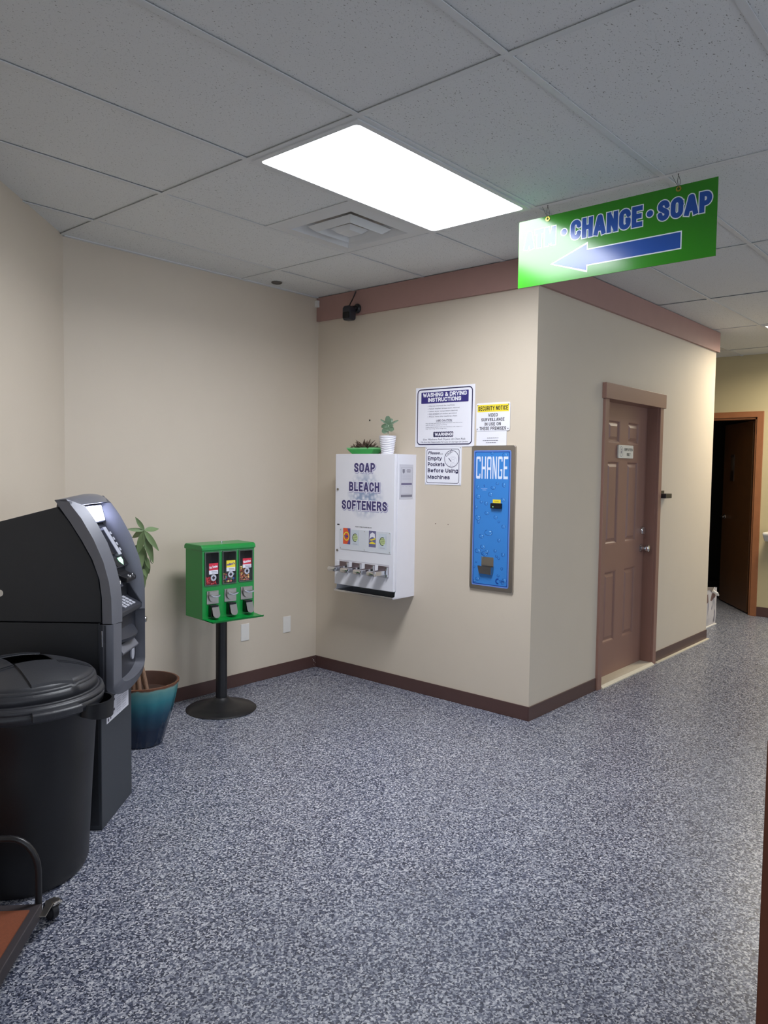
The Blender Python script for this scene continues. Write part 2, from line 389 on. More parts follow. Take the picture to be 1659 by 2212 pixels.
for k, (a, b) in enumerate(WIN):
    bm = B(); mid = (a+b)/2
    for x in (a, mid-.025, b-.05): box(bm, x, x+.05, y0+.02, y1-.02, .45, 2.35)
    for z in (.45, 2.3): box(bm, a, b, y0+.02, y1-.02, z, z+.05)
    w = struct('window_%d' % (k+1), bm, 'steel')
    part('pane', box(B(), a+.04, b-.04, -4.552, -4.546, .49, 2.31), 'glass', w)
    ld = bpy.data.lights.new('daylight_portal', 'AREA'); ld.shape = 'RECTANGLE'; ld.size = b-a; ld.size_y = 1.9; ld.cycles.is_portal = True
    lo = bpy.data.objects.new('daylight_portal', ld); COL.objects.link(lo); lo.location = (mid, -4.62, 1.4); lo.rotation_euler = (radians(90), 0, 0)
# cove base
def cove(name, p, q, z=.086, th=.008, m='cove'): return struct(name, slab(p, q, th, 0, z), m, bevel=.002)
cove('baseboard_left', (LEND[0], LEND[1]), (XL, YA), .086, -.008)
bb = cove('baseboard_back', (XL, YA), (XB, YA), .086, -.008)
cove('baseboard_center', (XB, YA), (XB, YC), .086, -.008)
cove('baseboard_right', (XB-.008, YC), (DX0-.065, YC), .086, -.008)
cove('baseboard_door', (DX1+.065, YC), (XD, YC), .086, -.008)
cove('baseboard_far', (XF, D2A-.06), (XF, -4.5), .1, -.008)
bm = B()
for k in range(7): ball(bm, (XB-.012-random.random()*.03, YA-.009, .012+k*.011), random.uniform(.001, .004), random.uniform(.5, 1.4), .4, random.uniform(.7, 1.6), 6, 5)
part('glue_spot', bm, 'whitep', bb)
struct('trim_2', box(B(), DX1+.06, XD+.01, YC-.03, YC-.006, 0, .008), 'sill', 'white caulk strip under the grey cove base')
struct('trim_3', box(B(), XB-.022, XB, YC-.022, YA-.001, CEIL-.168, CEIL), 'fascia', 'brown fascia band above the machines')
struct('trim_4', box(B(), XB, XD+.03, YC-.022, YC, CEIL-.168, CEIL), 'fascia', 'brown fascia band above the brown door')
struct('trim_5', box(B(), XL, XB-.022, YA-.02, YA, CEIL-.002, CEIL+.012), 'tbar', 'white wall angle of the ceiling grid')
# ---------------------------------------------------------------- block lettering drawn with strokes
def _a(cx, cy, rx, ry, a0, a1, n=7): return [(cx+rx*cos(radians(a0+(a1-a0)*k/n)), cy+ry*sin(radians(a0+(a1-a0)*k/n))) for k in range(n+1)]
_O = _a(.5, .74, .5, .26, 0, 180)+_a(.5, .26, .5, .26, 180, 360)+[(1, .74)]
_S = [(1, .70)]+_a(.5, .76, .5, .24, 0, 200)+[(.2, .60), (.8, .42)]+_a(.5, .25, .5, .25, 20, -180)+[(0, .31)]
_G = {  # width, strokes
 'A': (.72, [[(0, 0), (.44, 1), (.56, 1), (1, 0)], [(.2, .26), (.8, .26)]]),
 'B': (.64, [[(0, 0), (0, 1)], [(0, 1), (.5, 1)]+_a(.5, .76, .44, .24, 90, -90)+[(0, .52)], [(0, .52), (.5, .52)]+_a(.5, .26, .5, .26, 90, -90)+[(0, 0)]]),
 'C': (.64, [[(1, .68)]+_a(.5, .74, .5, .26, 0, 180)+_a(.5, .26, .5, .26, 180, 360)+[(1, .34)]]),
 'D': (.64, [[(0, 0), (0, 1)], [(0, 1), (.5, 1)]+_a(.5, .7, .5, .3, 90, 0)+_a(.5, .3, .5, .3, 0, -90)+[(0, 0)]]),
 'E': (.54, [[(0, 0), (0, 1)], [(0, 1), (1, 1)], [(0, .52), (.86, .52)], [(0, 0), (1, 0)]]),
 'F': (.52, [[(0, 0), (0, 1)], [(0, 1), (1, 1)], [(0, .5), (.86, .5)]]),
 'G': (.66, [[(1, .73)]+_a(.5, .74, .5, .26, 0, 180)+_a(.5, .26, .5, .26, 180, 360)+[(1, .42), (.58, .42)]]),
 'H': (.64, [[(0, 0), (0, 1)], [(1, 0), (1, 1)], [(0, .52), (1, .52)]]),
 'I': (.0, [[(.5, 0), (.5, 1)]]),
 'K': (.64, [[(0, 0), (0, 1)], [(1, 1), (.05, .42)], [(.3, .58), (1, 0)]]),
 'L': (.52, [[(0, 1), (0, 0)], [(0, 0), (1, 0)]]),
 'M': (.84, [[(0, 0), (0, 1)], [(0, 1), (.5, .12), (1, 1)], [(1, 1), (1, 0)]]),
 'N': (.64, [[(0, 0), (0, 1)], [(0, 1), (1, 0)], [(1, 0), (1, 1)]]),
 'O': (.66, [_O]),
 'P': (.62, [[(0, 0), (0, 1)], [(0, 1), (.5, 1)]+_a(.5, .71, .5, .29, 90, -90)+[(0, .42)]]),
 'R': (.66, [[(0, 0), (0, 1)], [(0, 1), (.5, 1)]+_a(.5, .74, .48, .26, 90, -90)+[(0, .48)], [(.55, .48), (1, 0)]]),
 'S': (.62, [_S]),
 'T': (.62, [[(0, 1), (1, 1)], [(.5, 1), (.5, 0)]]),
 'U': (.64, [[(0, 1)]+_a(.5, .27, .5, .27, 180, 360)+[(1, 1)]]),
 'V': (.70, [[(0, 1), (.46, 0), (.54, 0), (1, 1)]]),
 'W': (1.0, [[(0, 1), (.25, 0), (.5, .9), (.75, 0), (1, 1)]]),
 'Y': (.68, [[(0, 1), (.5, .42), (1, 1)], [(.5, .42), (.5, 0)]]),
 '&': (.72, [[(1, 0), (.2, .74)]+_a(.42, .82, .26, .18, 160, -20, 6)+[(.1, .36)]+_a(.4, .22, .4, .22, 150, 300, 6)+[(1, .42)]]),
 '!': (.0, [[(.5, 1), (.5, .34)], [(.5, .04), (.5, 0)]]),
 '.': (.0, [[(.5, .0), (.5, .02)]]),
 'a': (.52, [[(.02, .52)]+_a(.48, .50, .46, .22, 160, 0)+[(.94, 0)], [(.94, .42), (.5, .42)]+_a(.42, .21, .42, .21, 90, 300)+[(.94, .16)]]),
 'c': (.5, [[(1, .48)]+_a(.5, .5, .5, .22, 10, 180)+_a(.5, .22, .5, .22, 180, 350)+[(1, .24)]]),
 'e': (.52, [[(.03, .37), (1, .37), (1, .46)]+_a(.5, .48, .5, .24, 0, 180)+_a(.5, .24, .5, .24, 180, 335)]),
 'f': (.36, [[(.4, 0), (.4, .84)]+_a(.8, .84, .4, .16, 180, 90)+[(1, 1)], [(0, .70), (1, .70)]]),
 'g': (.54, [[(1, .72), (1, -.06)]+_a(.5, -.06, .5, .22, 0, -170), [(1, .5)]+_a(.5, .48, .5, .24, 0, 180)+_a(.5, .24, .5, .24, 180, 360)+[(1, .5)]]),
 'h': (.52, [[(0, 0), (0, 1)], [(0, .44)]+_a(.5, .46, .5, .26, 180, 0)+[(1, 0)]]),
 'i': (.0, [[(.5, 0), (.5, .72)], [(.5, .97), (.5, 1)]]),
 'k': (.5, [[(0, 0), (0, 1)], [(.95, .72), (.05, .28)], [(.35, .42), (1, 0)]]),
 'l': (.0, [[(.5, 0), (.5, 1)]]),
 'm': (.86, [[(0, 0), (0, .72)], [(0, .48)]+_a(.25, .48, .25, .24, 180, 0)+[(.5, 0)], [(.5, .48)]+_a(.75, .48, .25, .24, 180, 0)+[(1, 0)]]),
 'n': (.52, [[(0, 0), (0, .72)], [(0, .44)]+_a(.5, .46, .5, .26, 180, 0)+[(1, 0)]]),
 'o': (.54, [_a(.5, .48, .5, .24, 0, 180)+_a(.5, .24, .5, .24, 180, 360)+[(1, .48)]]),
 'p': (.54, [[(0, .72), (0, -.28)], [(0, .5)]+_a(.5, .48, .5, .24, 180, 0)+_a(.5, .24, .5, .24, 0, -180)]),
 'r': (.32, [[(0, 0), (0, .72)], [(0, .42)]+_a(.9, .42, .9, .3, 180, 95)]),
 's': (.48, [[(.95, .52)]+_a(.5, .55, .46, .17, 10, 200)+[(.25, .42), (.75, .32)]+_a(.5, .17, .5, .17, 30, -180)+[(0, .2)]]),
 't': (.34, [[(.4, .92), (.4, .16)]+_a(.8, .16, .4, .16, 180, 270)+[(1, 0)], [(0, .70), (1, .70)]]),
 'y': (.54, [[(0, .72), (.52, .02)], [(1, .72), (.45, -.14), (.3, -.26), (.05, -.27)]]),
}
from mathutils.geometry import delaunay_2d_cdt
def merged(bm, polys, y):                    # union of flat polygons, so that nothing overlaps
    vs, fs = [], []
    for p in polys:
        fs.append(list(range(len(vs), len(vs)+len(p)))); vs += [Vector((a*100, b*100)) for a, b in p]
    V_, _, F_, _, _, of = delaunay_2d_cdt(vs, [], fs, 0, 1e-5)
    nv = [bm.verts.new((v.x/100, y, v.y/100)) for v in V_]
    for f_, o_ in zip(F_, of):
        if o_:
            try: bm.faces.new([nv[i] for i in f_])
            except ValueError: pass
    bmesh.ops.delete(bm, geom=[v for v in nv if not v.link_faces], context='VERTS')
    return bm
def block(bm, s, x, z, h, w, t, y=0., grow=0., gap=.75, align='C', shear=0.):
    """stroked lettering: cap height h, overall width w, stroke t, extra outline grow"""
    n = len(s); units = sum(.34 if c == ' ' else _G[c][0] for c in s)
    fixed = sum(t for c in s if c != ' ')+sum(gap*t for _ in range(n-1))
    k = (w-fixed)/max(units, .01); px = x-w/2 if align == 'C' else x
    todo = []
    r = t/2+grow
    def P(u, v, gx, gw): 
        zz = z+t/2+v*(h-t); return (gx+t/2+u*gw+shear*(zz-z), zz)
    for c in s:
        gw = k*(.34 if c == ' ' else _G[c][0])
        if c != ' ':
            for si, st in enumerate(_G[c][1]):
                pts = [P(u, v, px, gw) for u, v in st]
                for i, ((ax_, az_), (bx_, bz_)) in enumerate(zip(pts[:-1], pts[1:])):
                    dx, dz = bx_-ax_, bz_-az_; l = sqrt(dx*dx+dz*dz)
                    if l < 1e-7: continue
                    dx, dz = dx/l, dz/l
                    butt = c in 'CGSaces' or (c in 'NM' and si == 1)
                    e0 = (grow if butt else r) if i == 0 else 0; e1 = (grow if butt else r) if i == len(pts)-2 else 0
                    a0, a1, b0, b1 = ax_-dx*e0, az_-dz*e0, bx_+dx*e1, bz_+dz*e1
                    todo.append([(a0+dz*r, a1-dx*r), (b0+dz*r, b1-dx*r), (b0-dz*r, b1+dx*r), (a0-dz*r, a1+dx*r)])
                for q in pts[1:-1]: todo.append(oval(q[0], q[1], r, r, 12))
            px += gw+t+gap*t
        else: px += gw+gap*t
    return merged(bm, todo, y)

def stroke(bm, pts, w, y):                 # flat polyline of width w
    polys = []
    for (a, b), (c, d) in zip(pts[:-1], pts[1:]):
        dx, dz = c-a, d-b; l = sqrt(dx*dx+dz*dz) or 1; nx, nz = -dz/l*w/2, dx/l*w/2
        polys.append([(a-nx, b-nz), (c-nx, d-nz), (c+nx, d+nz), (a+nx, b+nz)])
    return merged(bm, polys, y)
# ---------------------------------------------------------------- ceiling lamps
lamp_fill = emis('fill_white_diffuser', (246, 248, 255), 5.)  # diffuser of the added out-of-view fill panels
lamp_main, lamp_far = emis('cool_white_diffuser', (244, 248, 255), 10.), emis('warm_white_diffuser', (255, 246, 226), 5.)
def troffer(i, j, label, m):
    x0, y0 = GX+i*TX, GY+j*TY
    t = thing('ceiling_light', label, 'light', (x0+TX/2, y0+TY/2, CEIL), 0, 'ceiling light panels')
    a, b = TX/2-.012, TY/2-.012; c, d = a-.024, b-.024
    bm = B(); ring(bm, rrect(-a, a, -b, b, .004), rrect(-c, c, -d, d, .02), 0)
    for v in bm.verts: v.co = (v.co.x, v.co.z, -.006)
    bm2 = bm
    n = bmesh.ops.extrude_face_region(bm2, geom=bm2.faces[:])
    for e in n['geom']:
        if isinstance(e, bmesh.types.BMVert): e.co.z += .03
    part('frame', bm2, 'tbar', t)
    bm = B(); flat(bm, rrect(-c, c, -d, d, .02), 0)
    for v in bm.verts: v.co = (v.co.x, v.co.z, -.003)
    part('diffuser', bm, m, t, fix=False)
    for f in t.children[-1].data.polygons: pass
    me = t.children[-1].data
    if me.polygons[0].normal.z > 0: me.flip_normals()
    ld = bpy.data.lights.new('lamp_tubes', 'AREA'); ld.shape = 'RECTANGLE'; ld.size = 2*c-.02; ld.size_y = 2*d-.02; ld.spread = LENS_SPREAD
    ld.energy = {id(lamp_main): MAIN_LIGHT, id(lamp_far): FAR_LIGHT, id(lamp_fill): FILL_LIGHT}[id(m)]
    ld.color = lin((255, 243, 218)) if m is lamp_far else lin((244, 248, 255))
    lo = bpy.data.objects.new('lamp_tubes', ld); COL.objects.link(lo); lo.parent = t; lo.location = (0, 0, -.007)
    part('housing', box(B(), -a, a, -b, b, .03, .1), 'tbar', t)
    return t
troffer(0, 0, 'big bright ceiling light panel above the soap machine corner', lamp_main)
troffer(4, -1, 'ceiling light panel at the right edge beyond the hanging green sign', lamp_far)
troffer(0, -7, 'added fill light panel over the front aisle, outside the picture at right', lamp_fill)  # this and the next two: unseen extra panels added as fill light
troffer(4, -7, 'added fill light panel near the street windows, outside the picture', lamp_fill)
troffer(-2, -7, 'added fill light panel behind the camera near the entry wall', lamp_fill)

# ---------------------------------------------------------------- air vent
vx, vy = GX+TX*.75, GY+TY*1.5
t = thing('air_vent', 'white square step-down air vent in the ceiling beside the big light', 'vent', (vx, vy, CEIL))
def sq(bm, r0_, z0_, r1_, z1_):
    a = [bm.verts.new(p) for p in ((-r0_, -r0_, z0_), (r0_, -r0_, z0_), (r0_, r0_, z0_), (-r0_, r0_, z0_))]
    b = [bm.verts.new(p) for p in ((-r1_, -r1_, z1_), (r1_, -r1_, z1_), (r1_, r1_, z1_), (-r1_, r1_, z1_))]
    for k in range(4): bm.faces.new((a[k], a[(k+1) % 4], b[(k+1) % 4], b[k]))
bm = B(); sq(bm, .297, .002, .215, -.004); sq(bm, .215, -.004, .165, .05)
part('vent_panel', bm, 'tbar', t)
bm = B(); sq(bm, .155, .012, .12, -.014); sq(bm, .12, -.014, .085, .03); sq(bm, .155, .012, .15, .016)
part('vane', bm, 'tbar', t)
bm = B(); sq(bm, .07, .004, .045, -.016); sq(bm, .045, -.016, .0001, -.016); part('vane', bm, 'tbar', t)
bm = B(); box(bm, -.2, .2, -.2, .2, .05, .09); part('duct_box', bm, 'steel', t)

bm = B(); lathe(bm, [(.036, -.001), (.036, -.006), (.030, -.009), (.029, -.004), (.001, -.004)], 24)
o = part('sprinkler_cover', bm, mat('dull_grey_metal', (104, 98, 92), .5, .3), smooth=True); o.location = (3.425, 3.965, CEIL+.004)
tag(o, 'small round dark grey fitting in the ceiling near the back wall', 'ceiling fitting')

# ---------------------------------------------------------------- hanging sign (faces the camera side, hung from a grid bar)
SX = GX+TX
t = thing('hanging_sign', 'bright green hanging sign reading ATM CHANGE SOAP with blue left arrow', 'sign', (SX, 1.516, 2.355), radians(-90))
Wd, Hd = .4575, .312
part('board', box(B(), -Wd, Wd, -.002, .002, 0, Hd), 'green', t, bevel=.0006)
sy = lambda Y: 1.516-Y
F = -.0026
def both(s, x0, x1, z, h):
    return (s, (x0+x1)/2, z, h, x1-x0)
ar = [(sy(1.79), .087), (sy(1.62), .032), (sy(1.62), .056), (sy(1.201), .056), (sy(1.201), .121), (sy(1.62), .121), (sy(1.62), .147)]
for s, y0_, y1_, z0_, hh in (('ATM', 1.942, 1.778, .175, .084), ('CHANGE', 1.702, 1.366, .177, .088), ('SOAP', 1.301, 1.079, .181, .084)):
    cx, ww = (sy(y0_)+sy(y1_))/2, y0_-y1_
    ink('letter_outline', block(B(), s, cx, z0_, hh, ww, .0205, F, .0042, .24, shear=.0), 'edge', t)
    ink('lettering', block(B(), s, cx, z0_, hh, ww, .0205, F-.0005, 0, .24, shear=.0), 'blue', t)
for Y in (1.735, 1.334):
    ink('dot_outline', flat(B(), oval(sy(Y), .222, .0185, .0185), F), 'edge', t)
    ink('dot', flat(B(), oval(sy(Y), .222, .0138, .0138), F-.0005), 'blue', t)
bm = B(); flat(bm, [(sy(1.79)-.012, .087), (sy(1.62)+.005, .022), (sy(1.62)+.005, .051), (sy(1.201)+.005, .051), (sy(1.201)+.005, .126), (sy(1.62)+.005, .126), (sy(1.62)+.005, .157)], F)
ink('arrow_outline', bm, 'edge', t)
ink('arrow', flat(B(), ar, F-.0005), 'blue', t)
for Y in (1.82, 1.2155):
    x = sy(Y)
    bm = B(); ring(bm, oval(x, Hd-.014, .011, .011, 20), oval(x, Hd-.014, .0055, .0055, 20), F-.002)
    ring(bm, oval(x, Hd-.014, .011, .011, 20), oval(x, Hd-.014, .012, .012, 20), F-.002, -.001)
    part('grommet', bm, 'brass', t)
    bm = B(); tp = CEIL-2.355
    tube(bm, [(x, -.004, Hd-.010), (x-.006, -.004, Hd+.02), (x-.002, 0, tp)], .0011, 5)
    tube(bm, [(x, .004, Hd-.010), (x+.004, .004, Hd+.02), (x-.006, 0, tp)], .0011, 5)
    tube(bm, [(x, -.004, Hd-.010), (x-.028, -.006, tp-.004)], .0009, 5)
    tube(bm, [(x, -.005, Hd-.018), (x, -.005, Hd-.008), (x, .005, Hd-.008), (x, .005, Hd-.018)], .0011, 5)
    part('hanger_wire', bm, 'wire', t)

# ---------------------------------------------------------------- signs on the center wall
def wallsign(name, label, cat, Yc, zc, off=0.): return thing(name, label, cat, (XB-off, Yc, zc), radians(-90))
# washing & drying instructions
t = wallsign('instruction_sign', 'largest white wall sign, headed WASHING & DRYING INSTRUCTIONS', 'sign', 2.93, 1.8215, .0005)
w, h = .466, .384; a, b = w/2, h/2
part('sign_plate', box(B(), -a, a, -.004, 0, -b, b), 'sgn', t, bevel=.001)
F = -.0046
fx = lambda u: -a+u*w
fz = lambda v: b-v*h
ink('border_line', ring(B(), rrect(fx(.03), fx(.968), fz(.967), fz(.028), .028), rrect(fx(.045), fx(.953), fz(.949), fz(.046), .022), F), 'navy', t)
ink('title_panel', flat(B(), rrect(fx(.1), fx(.9), fz(.272), fz(.083), .004, 3), F), 'navy2', t)
bm = B(); block(bm, 'WASHING & DRYING', 0, fz(.165), .0265, .345, .0062, F-.0005, 0, .3); block(bm, 'INSTRUCTIONS', 0, fz(.248), .0265, .262, .0062, F-.0005, 0, .3)
ink('title_lettering', bm, 'sgn', t)
bm = B(); x0 = fx(.245)
for v, s, ww in ((.325, 'Do not overload the machines.', .203), (.371, 'Select washer temperature desired.', .24), (.415, 'Select dryer temperature desired.', .225), (.459, 'NO DYEING of clothes permitted.', .218), (.503, 'Please leave the machines clean.', .222)):
    text(bm, s, x0, fz(v), .0076, ww, F, 0, 'L'); flat(bm, oval(x0-.011, fz(v)+.0035, .0022, .0022, 10), F)
rect(bm, x0, x0+.07, fz(.466), fz(.466)+.001, F)
block(bm, 'USE CAUTION', 0, fz(.578), .0115, .124, .0023, F); rect(bm, -.065, .065, fz(.59), fz(.59)+.0012, F)
for v, s, ww in ((.612, 'Most of today\'s garments are made of synthetic materials and are', .29), (.64, 'easily damaged by improper laundering.', .172), (.675, 'Clothes that are washed in water that is too hot or cold, subject to a', .29), (.703, 'dryer very strong, melt or change color.', .17)):
    text(bm, s, fx(.185), fz(v), .0052, ww, F, 0, 'L')
text(bm, 'Use Washers And Dryers At Own Risk', 0, fz(.888), .0115, .335, F, 0, shear=.22)
text(bm, 'We Are Not Responsible For Loss Or Damage Of Clothes', 0, fz(.93), .0085, .375, F, 0, shear=.22)
ink('lettering', bm, 'navy', t)
bm = B(); pts = []
n = 22
x0, x1, z0, z1 = fx(.325), fx(.655), fz(.83), fz(.755)
for k in range(n+1): pts.append((x0+(x1-x0)*k/n, z0-(.004 if k % 2 else 0)))
for k in range(7): pts.append((x1+(.004 if k % 2 else 0), z0+(z1-z0)*k/6))
for k in range(n+1): pts.append((x1-(x1-x0)*k/n, z1+(.004 if k % 2 else 0)))
for k in range(7): pts.append((x0-(.004 if k % 2 else 0), z1-(z1-z0)*k/6))
ink('warning_panel', flat(bm, pts, F), 'navy', t)
ink('warning_lettering', block(B(), 'WARNING!', 0, z0+.004, .0205, .142, .005, F-.0005, 0, .35), 'sgn', t)
# security notice
t = wallsign('security_sign', 'small white and yellow SECURITY NOTICE sign, highest at right of the large sign', 'sign', 2.5625, 1.8075, .003)
a, b = .1205, .0855
bm = B(); prism(bm, rrect(-a, a, -b, b, .012), -.002, 0, lambda p, q, y: (p, y, q)); part('sign_plate', bm, 'sgn', t)
F = -.0026
ink('yellow_band', rect(B(), -.112, .112, .030, .074, F), 'yellow', t)
bm = B(); block(bm, 'SECURITY NOTICE', 0, .0385, .0265, .212, .0044, F-.0005, 0, .55)
for s, z, ww in (('VIDEO', .001, .068), ('SURVEILLANCE', -.0265, .165), ('IN USE ON', -.053, .115), ('THESE PREMISES', -.0795, .19)):
    block(bm, s, 0, z, .0195, ww, .0033, F-.0005, 0, .8)
ink('lettering', bm, 'ink', t)
for x, z in ((-.110, .071), (.110, .071), (-.112, -.073), (.108, -.073)): ink('screw_head', flat(B(), oval(x, z, .0032, .0036, 12), F-.001), 'black', t)
# paper sheet tucked beneath
bm = B()
for k in range(9):
    pass
rows = [[(-.109+.0135*i, -.0028-.0022*abs(sin(i*.7+j*.6))*(j/6), .05-.1345*j/6) for i in range(17)] for j in range(7)]
rows = [[(p[0], p[1], p[2]+.05) for p in r] for r in rows]
loft(bm, rows)
t = wallsign('paper_notice', 'crinkled white paper notice tucked under the SECURITY NOTICE sign', 'paper', 2.5715, 1.670, 0)
o = part('sheet', bm, 'paper', t, smooth=True)
for v in o.data.vertices:
    v.co.z -= .046
bm = B()
for z, x0, x1 in ((.0085, -.03, .052), (-.0065, -.06, .05), (-.0195, -.038, .034)):
    x = x0
    while x < x1:
        l = random.uniform(.006, .016); rect(bm, x, min(x+l, x1), z, z+.003, -.0052); x += l+.003
ink('print_line', bm, 'grey', t)
# empty pockets
t = wallsign('pockets_sign', 'square white sign reading Please Empty Pockets Before Using Machines', 'sign', 2.934, 1.5085, .0005)
a, b = .144, .1225
part('sign_plate', box(B(), -a, a, -.0025, 0, -b, b), 'sgn', t, bevel=.001)
F = -.003
bm = B(); ring(bm, rrect(-.133, .128, -.112, .108, .016), rrect(-.1295, .1245, -.1085, .1045, .013), F)
ring(bm, oval(.068, .0445, .057, .0545, 40), oval(.068, .0445, .0535, .051, 40), F)
ink('border_line', bm, 'navy', t)
bm = B()
text(bm, 'Please...', -.121, .0735, .019, .118, F, .02, 'L', shear=.35)
for s, z, ww in (('Empty', .0345, .112), ('Pockets', -.0035, .135), ('Before Using', -.0435, .242), ('Machines', -.0855, .178)):
    block(bm, s, -.122, z, .0255, ww, .0053, F, 0, .55, 'L')
text(bm, 'Look!', .026, .0575, .019, .06, F, 0., 'L', rot=.55)
stroke(bm, [(.0435, .0505), (.064, .027)], .0045, F)
ink('lettering', bm, 'navy', t)
bm = B()
stroke(bm, arc(.079, .0365, .014, .017, 0, 360, 18), .0012, F); stroke(bm, arc(.079, .049, .02, .009, 10, 170, 10), .0012, F)
stroke(bm, [(.055, -.005), (.062, .015), (.075, .018), (.09, .017), (.1, .008), (.108, .03), (.102, .048), (.092, .05)], .0012, F)
stroke(bm, [(.058, .005), (.078, .006), (.078, -.006), (.058, -.006), (.058, .005)], .0012, F)
stroke(bm, [(.044, .03), (.034, -.001)], .0012, F); stroke(bm, [(.09, .008), (.09, -.006)], .0012, F)
for x in (.074, .084): flat(bm, oval(x, .04, .002, .0026, 10), F)
ink('line_drawing', bm, 'lgrey', t, label='faint grey cartoon figure')
for x, z in ((-.135, .113), (.134, .114), (-.138, -.114), (.136, -.114)): ink('screw_head', flat(B(), oval(x, z, .0024, .003, 10), F-.0003), 'ink', t)

# ---------------------------------------------------------------- change machine
t = wallsign('change_machine', 'tall blue change machine with droplets, set in steel on the wall', 'change machine', 2.55, 1.192)
a, b = .156, .4415
cup = (-.068, .02, -.335, -.238)
bm = B(); prism(bm, rrect(-a, a, -b, b, .012), -.014, 0, lambda p, q, y: (p, y, q)); part('steel_frame', bm, 'steel', t, bevel=.002)
F = -.0146
bm = B(); ring(bm, rrect(-.138, .128, -.417, .413, .012), rrect(-.130, .120, -.409, .405, .010), F, ); 
ink('pale_margin', bm, mat('pale_blue_margin', (104, 136, 206), .35, vary=.03), t)
bm = B(); plate(bm, -.130, .120, -.409, .405, [cup], F); ink('front_panel', bm, 'skyblue', t)
ink('border_line', ring(B(), rrect(-.130, .120, -.409, .405, .012), rrect(-.1255, .1155, -.4045, .4005, .010), F-.0005), 'dblue', t)
bm = B()
def letterform(polys, ch, x, w, z0, z1, k=.0075, kh=.016):
    """tall condensed block letters"""
    h = z1-z0; m = (z0+z1)/2
    def v(px, a0=z0, b0=z1): polys.append([(px, a0), (px+k, a0), (px+k, b0), (px, b0)])
    def hz(pz, a0=x, b0=x+w): polys.append([(a0, pz), (b0, pz), (b0, pz+kh), (a0, pz+kh)])
    if ch == 'C': v(x, z0+.004, z1-.004); hz(z1-kh, x+.003, x+w-.003); hz(z0, x+.003, x+w-.003); v(x+w-k, z1-.03, z1-.005); v(x+w-k, z0+.005, z0+.03)
    if ch == 'H': v(x); v(x+w-k); hz(m-kh/2-.002)
    if ch == 'A': v(x, z0, z1-.006); v(x+w-k, z0, z1-.006); hz(z1-kh, x+.003, x+w-.003); hz(m-.014)
    if ch == 'N': v(x); v(x+w-k); polys.append([(x, z1), (x+w-k-.002, z0), (x+w-.002, z0), (x+k+.002, z1)])
    if ch == 'G': v(x, z0+.004, z1-.004); hz(z1-kh, x+.003, x+w-.003); hz(z0, x+.003, x+w-.003); v(x+w-k, z1-.03, z1-.005); v(x+w-k, z0+.005, m-.01); polys.append([(x+w*.55, m-.02), (x+w, m-.02), (x+w, m-.008), (x+w*.55, m-.008)])
    if ch == 'E': v(x); hz(z1-kh); hz(m-kh/2, x, x+w*.82); hz(z0)
for k, ch in enumerate('CHANGE'):
    polys = []; letterform(polys, ch, -.1185+k*.0392, .031, .24, .375); merged(bm, polys, F-.001)
ink('lettering', bm, 'letter', t)
bm = B()
for ch in 'CHANGE': pass
drops = [(-.005, .395, .012, .010), (.085, .385, .02, .012), (.036, .212, .012, .009), (.082, .205, .013, .016), (.006, .186, .018, .011), (-.104, .188, .011, .014), (-.012, .146, .018, .014), (-.101, .130, .018, .016), (-.078, .098, .011, .009), (-.042, .090, .013, .013), (.078, .115, .017, .014), (-.113, .064, .010, .012), (-.035, .031, .018, .010), (-.1, .0, .021, .019), (.028, .008, .014, .012), (.052, -.018, .008, .008), (-.096, -.028, .011, .008), (.084, -.045, .015, .011), (-.02, -.088, .032, .021), (-.072, -.113, .019, .014), (.055, -.13, .012, .012), (-.06, -.178, .02, .014), (-.095, -.205, .024, .015), (.03, -.195, .011, .009), (.086, -.215, .014, .013), (-.066, -.24, .011, .01), (.056, -.24, .008, .008), (.04, -.228, .009, .008), (-.107, -.275, .007, .006), (-.122, -.305, .009, .010), (.08, -.3, .008, .011), (-.062, -.22, .009, .009), (.055, -.345, .009, .009), (.098, -.37, .017, .014), (-.094, -.378, .017, .011), (-.116, -.405+.012, .012, .009), (.087, -.385, .012, .012), (-.045, -.318+.1, .024, .017), (-.03, -.205, .016, .012)]
for x, z, rx, rz in drops:
    if cup[0]-.02 < x < cup[1]+.02 and cup[2]-.05 < z < cup[3]+.01: continue
    stroke(bm, arc(x, z, rx*.85, rz*.85, 110, 410, 18), .003, F-.0007)
ink('droplet_pattern', bm, 'drop', t)
bm = B()
for x, z, rx, rz in drops:
    if rx < .01: continue
    flat(bm, oval(x+rx*.4, z+rz*.35, rx*.26, rz*.18, 10), F-.0007); stroke(bm, arc(x, z, rx*.72, rz*.72, 290, 350, 5), .0018, F-.0006)
ink('glint_pattern', bm, 'glint', t)
bm = B(); text(bm, 'NO CHANGE', -.057, .178, .0045, .044, F-.0008); text(bm, 'GIVEN', -.057, .169, .0045, .026, F-.0008); ink('small_print', bm, 'letter', t)
bm = B(); stroke(bm, [(-.058, .204), (-.06, .197), (-.052, .189)], .004, F-.0008); ink('pointer_mark', bm, 'dblue', t)
bm = B(); rect(bm, .006, .062, .095, .116, F-.0008); ink('yellow_label', bm, 'yellow', t)
ink('label_lettering', text(B(), 'INSERT', .034, .102, .006, .032, F-.0012, .02), mat('olive_ink', (170, 150, 20), .5), t)
bm = B(); prism(bm, rrect(.0, .074, .062, .094, .004, 3), -.034, -.014, lambda p, q, y: (p, y, q)); box(bm, .006, .068, -.036, -.03, .084, .09)
bz = part('bill_slot', bm, 'bill', t, bevel=.002)
part('lamp_dot', flat(B(), oval(.022, .072, .003, .003, 10), -.0375), emis('green_led', (120, 230, 140), 1.2), bz, fix=False)
c0, c1, c2, c3 = cup
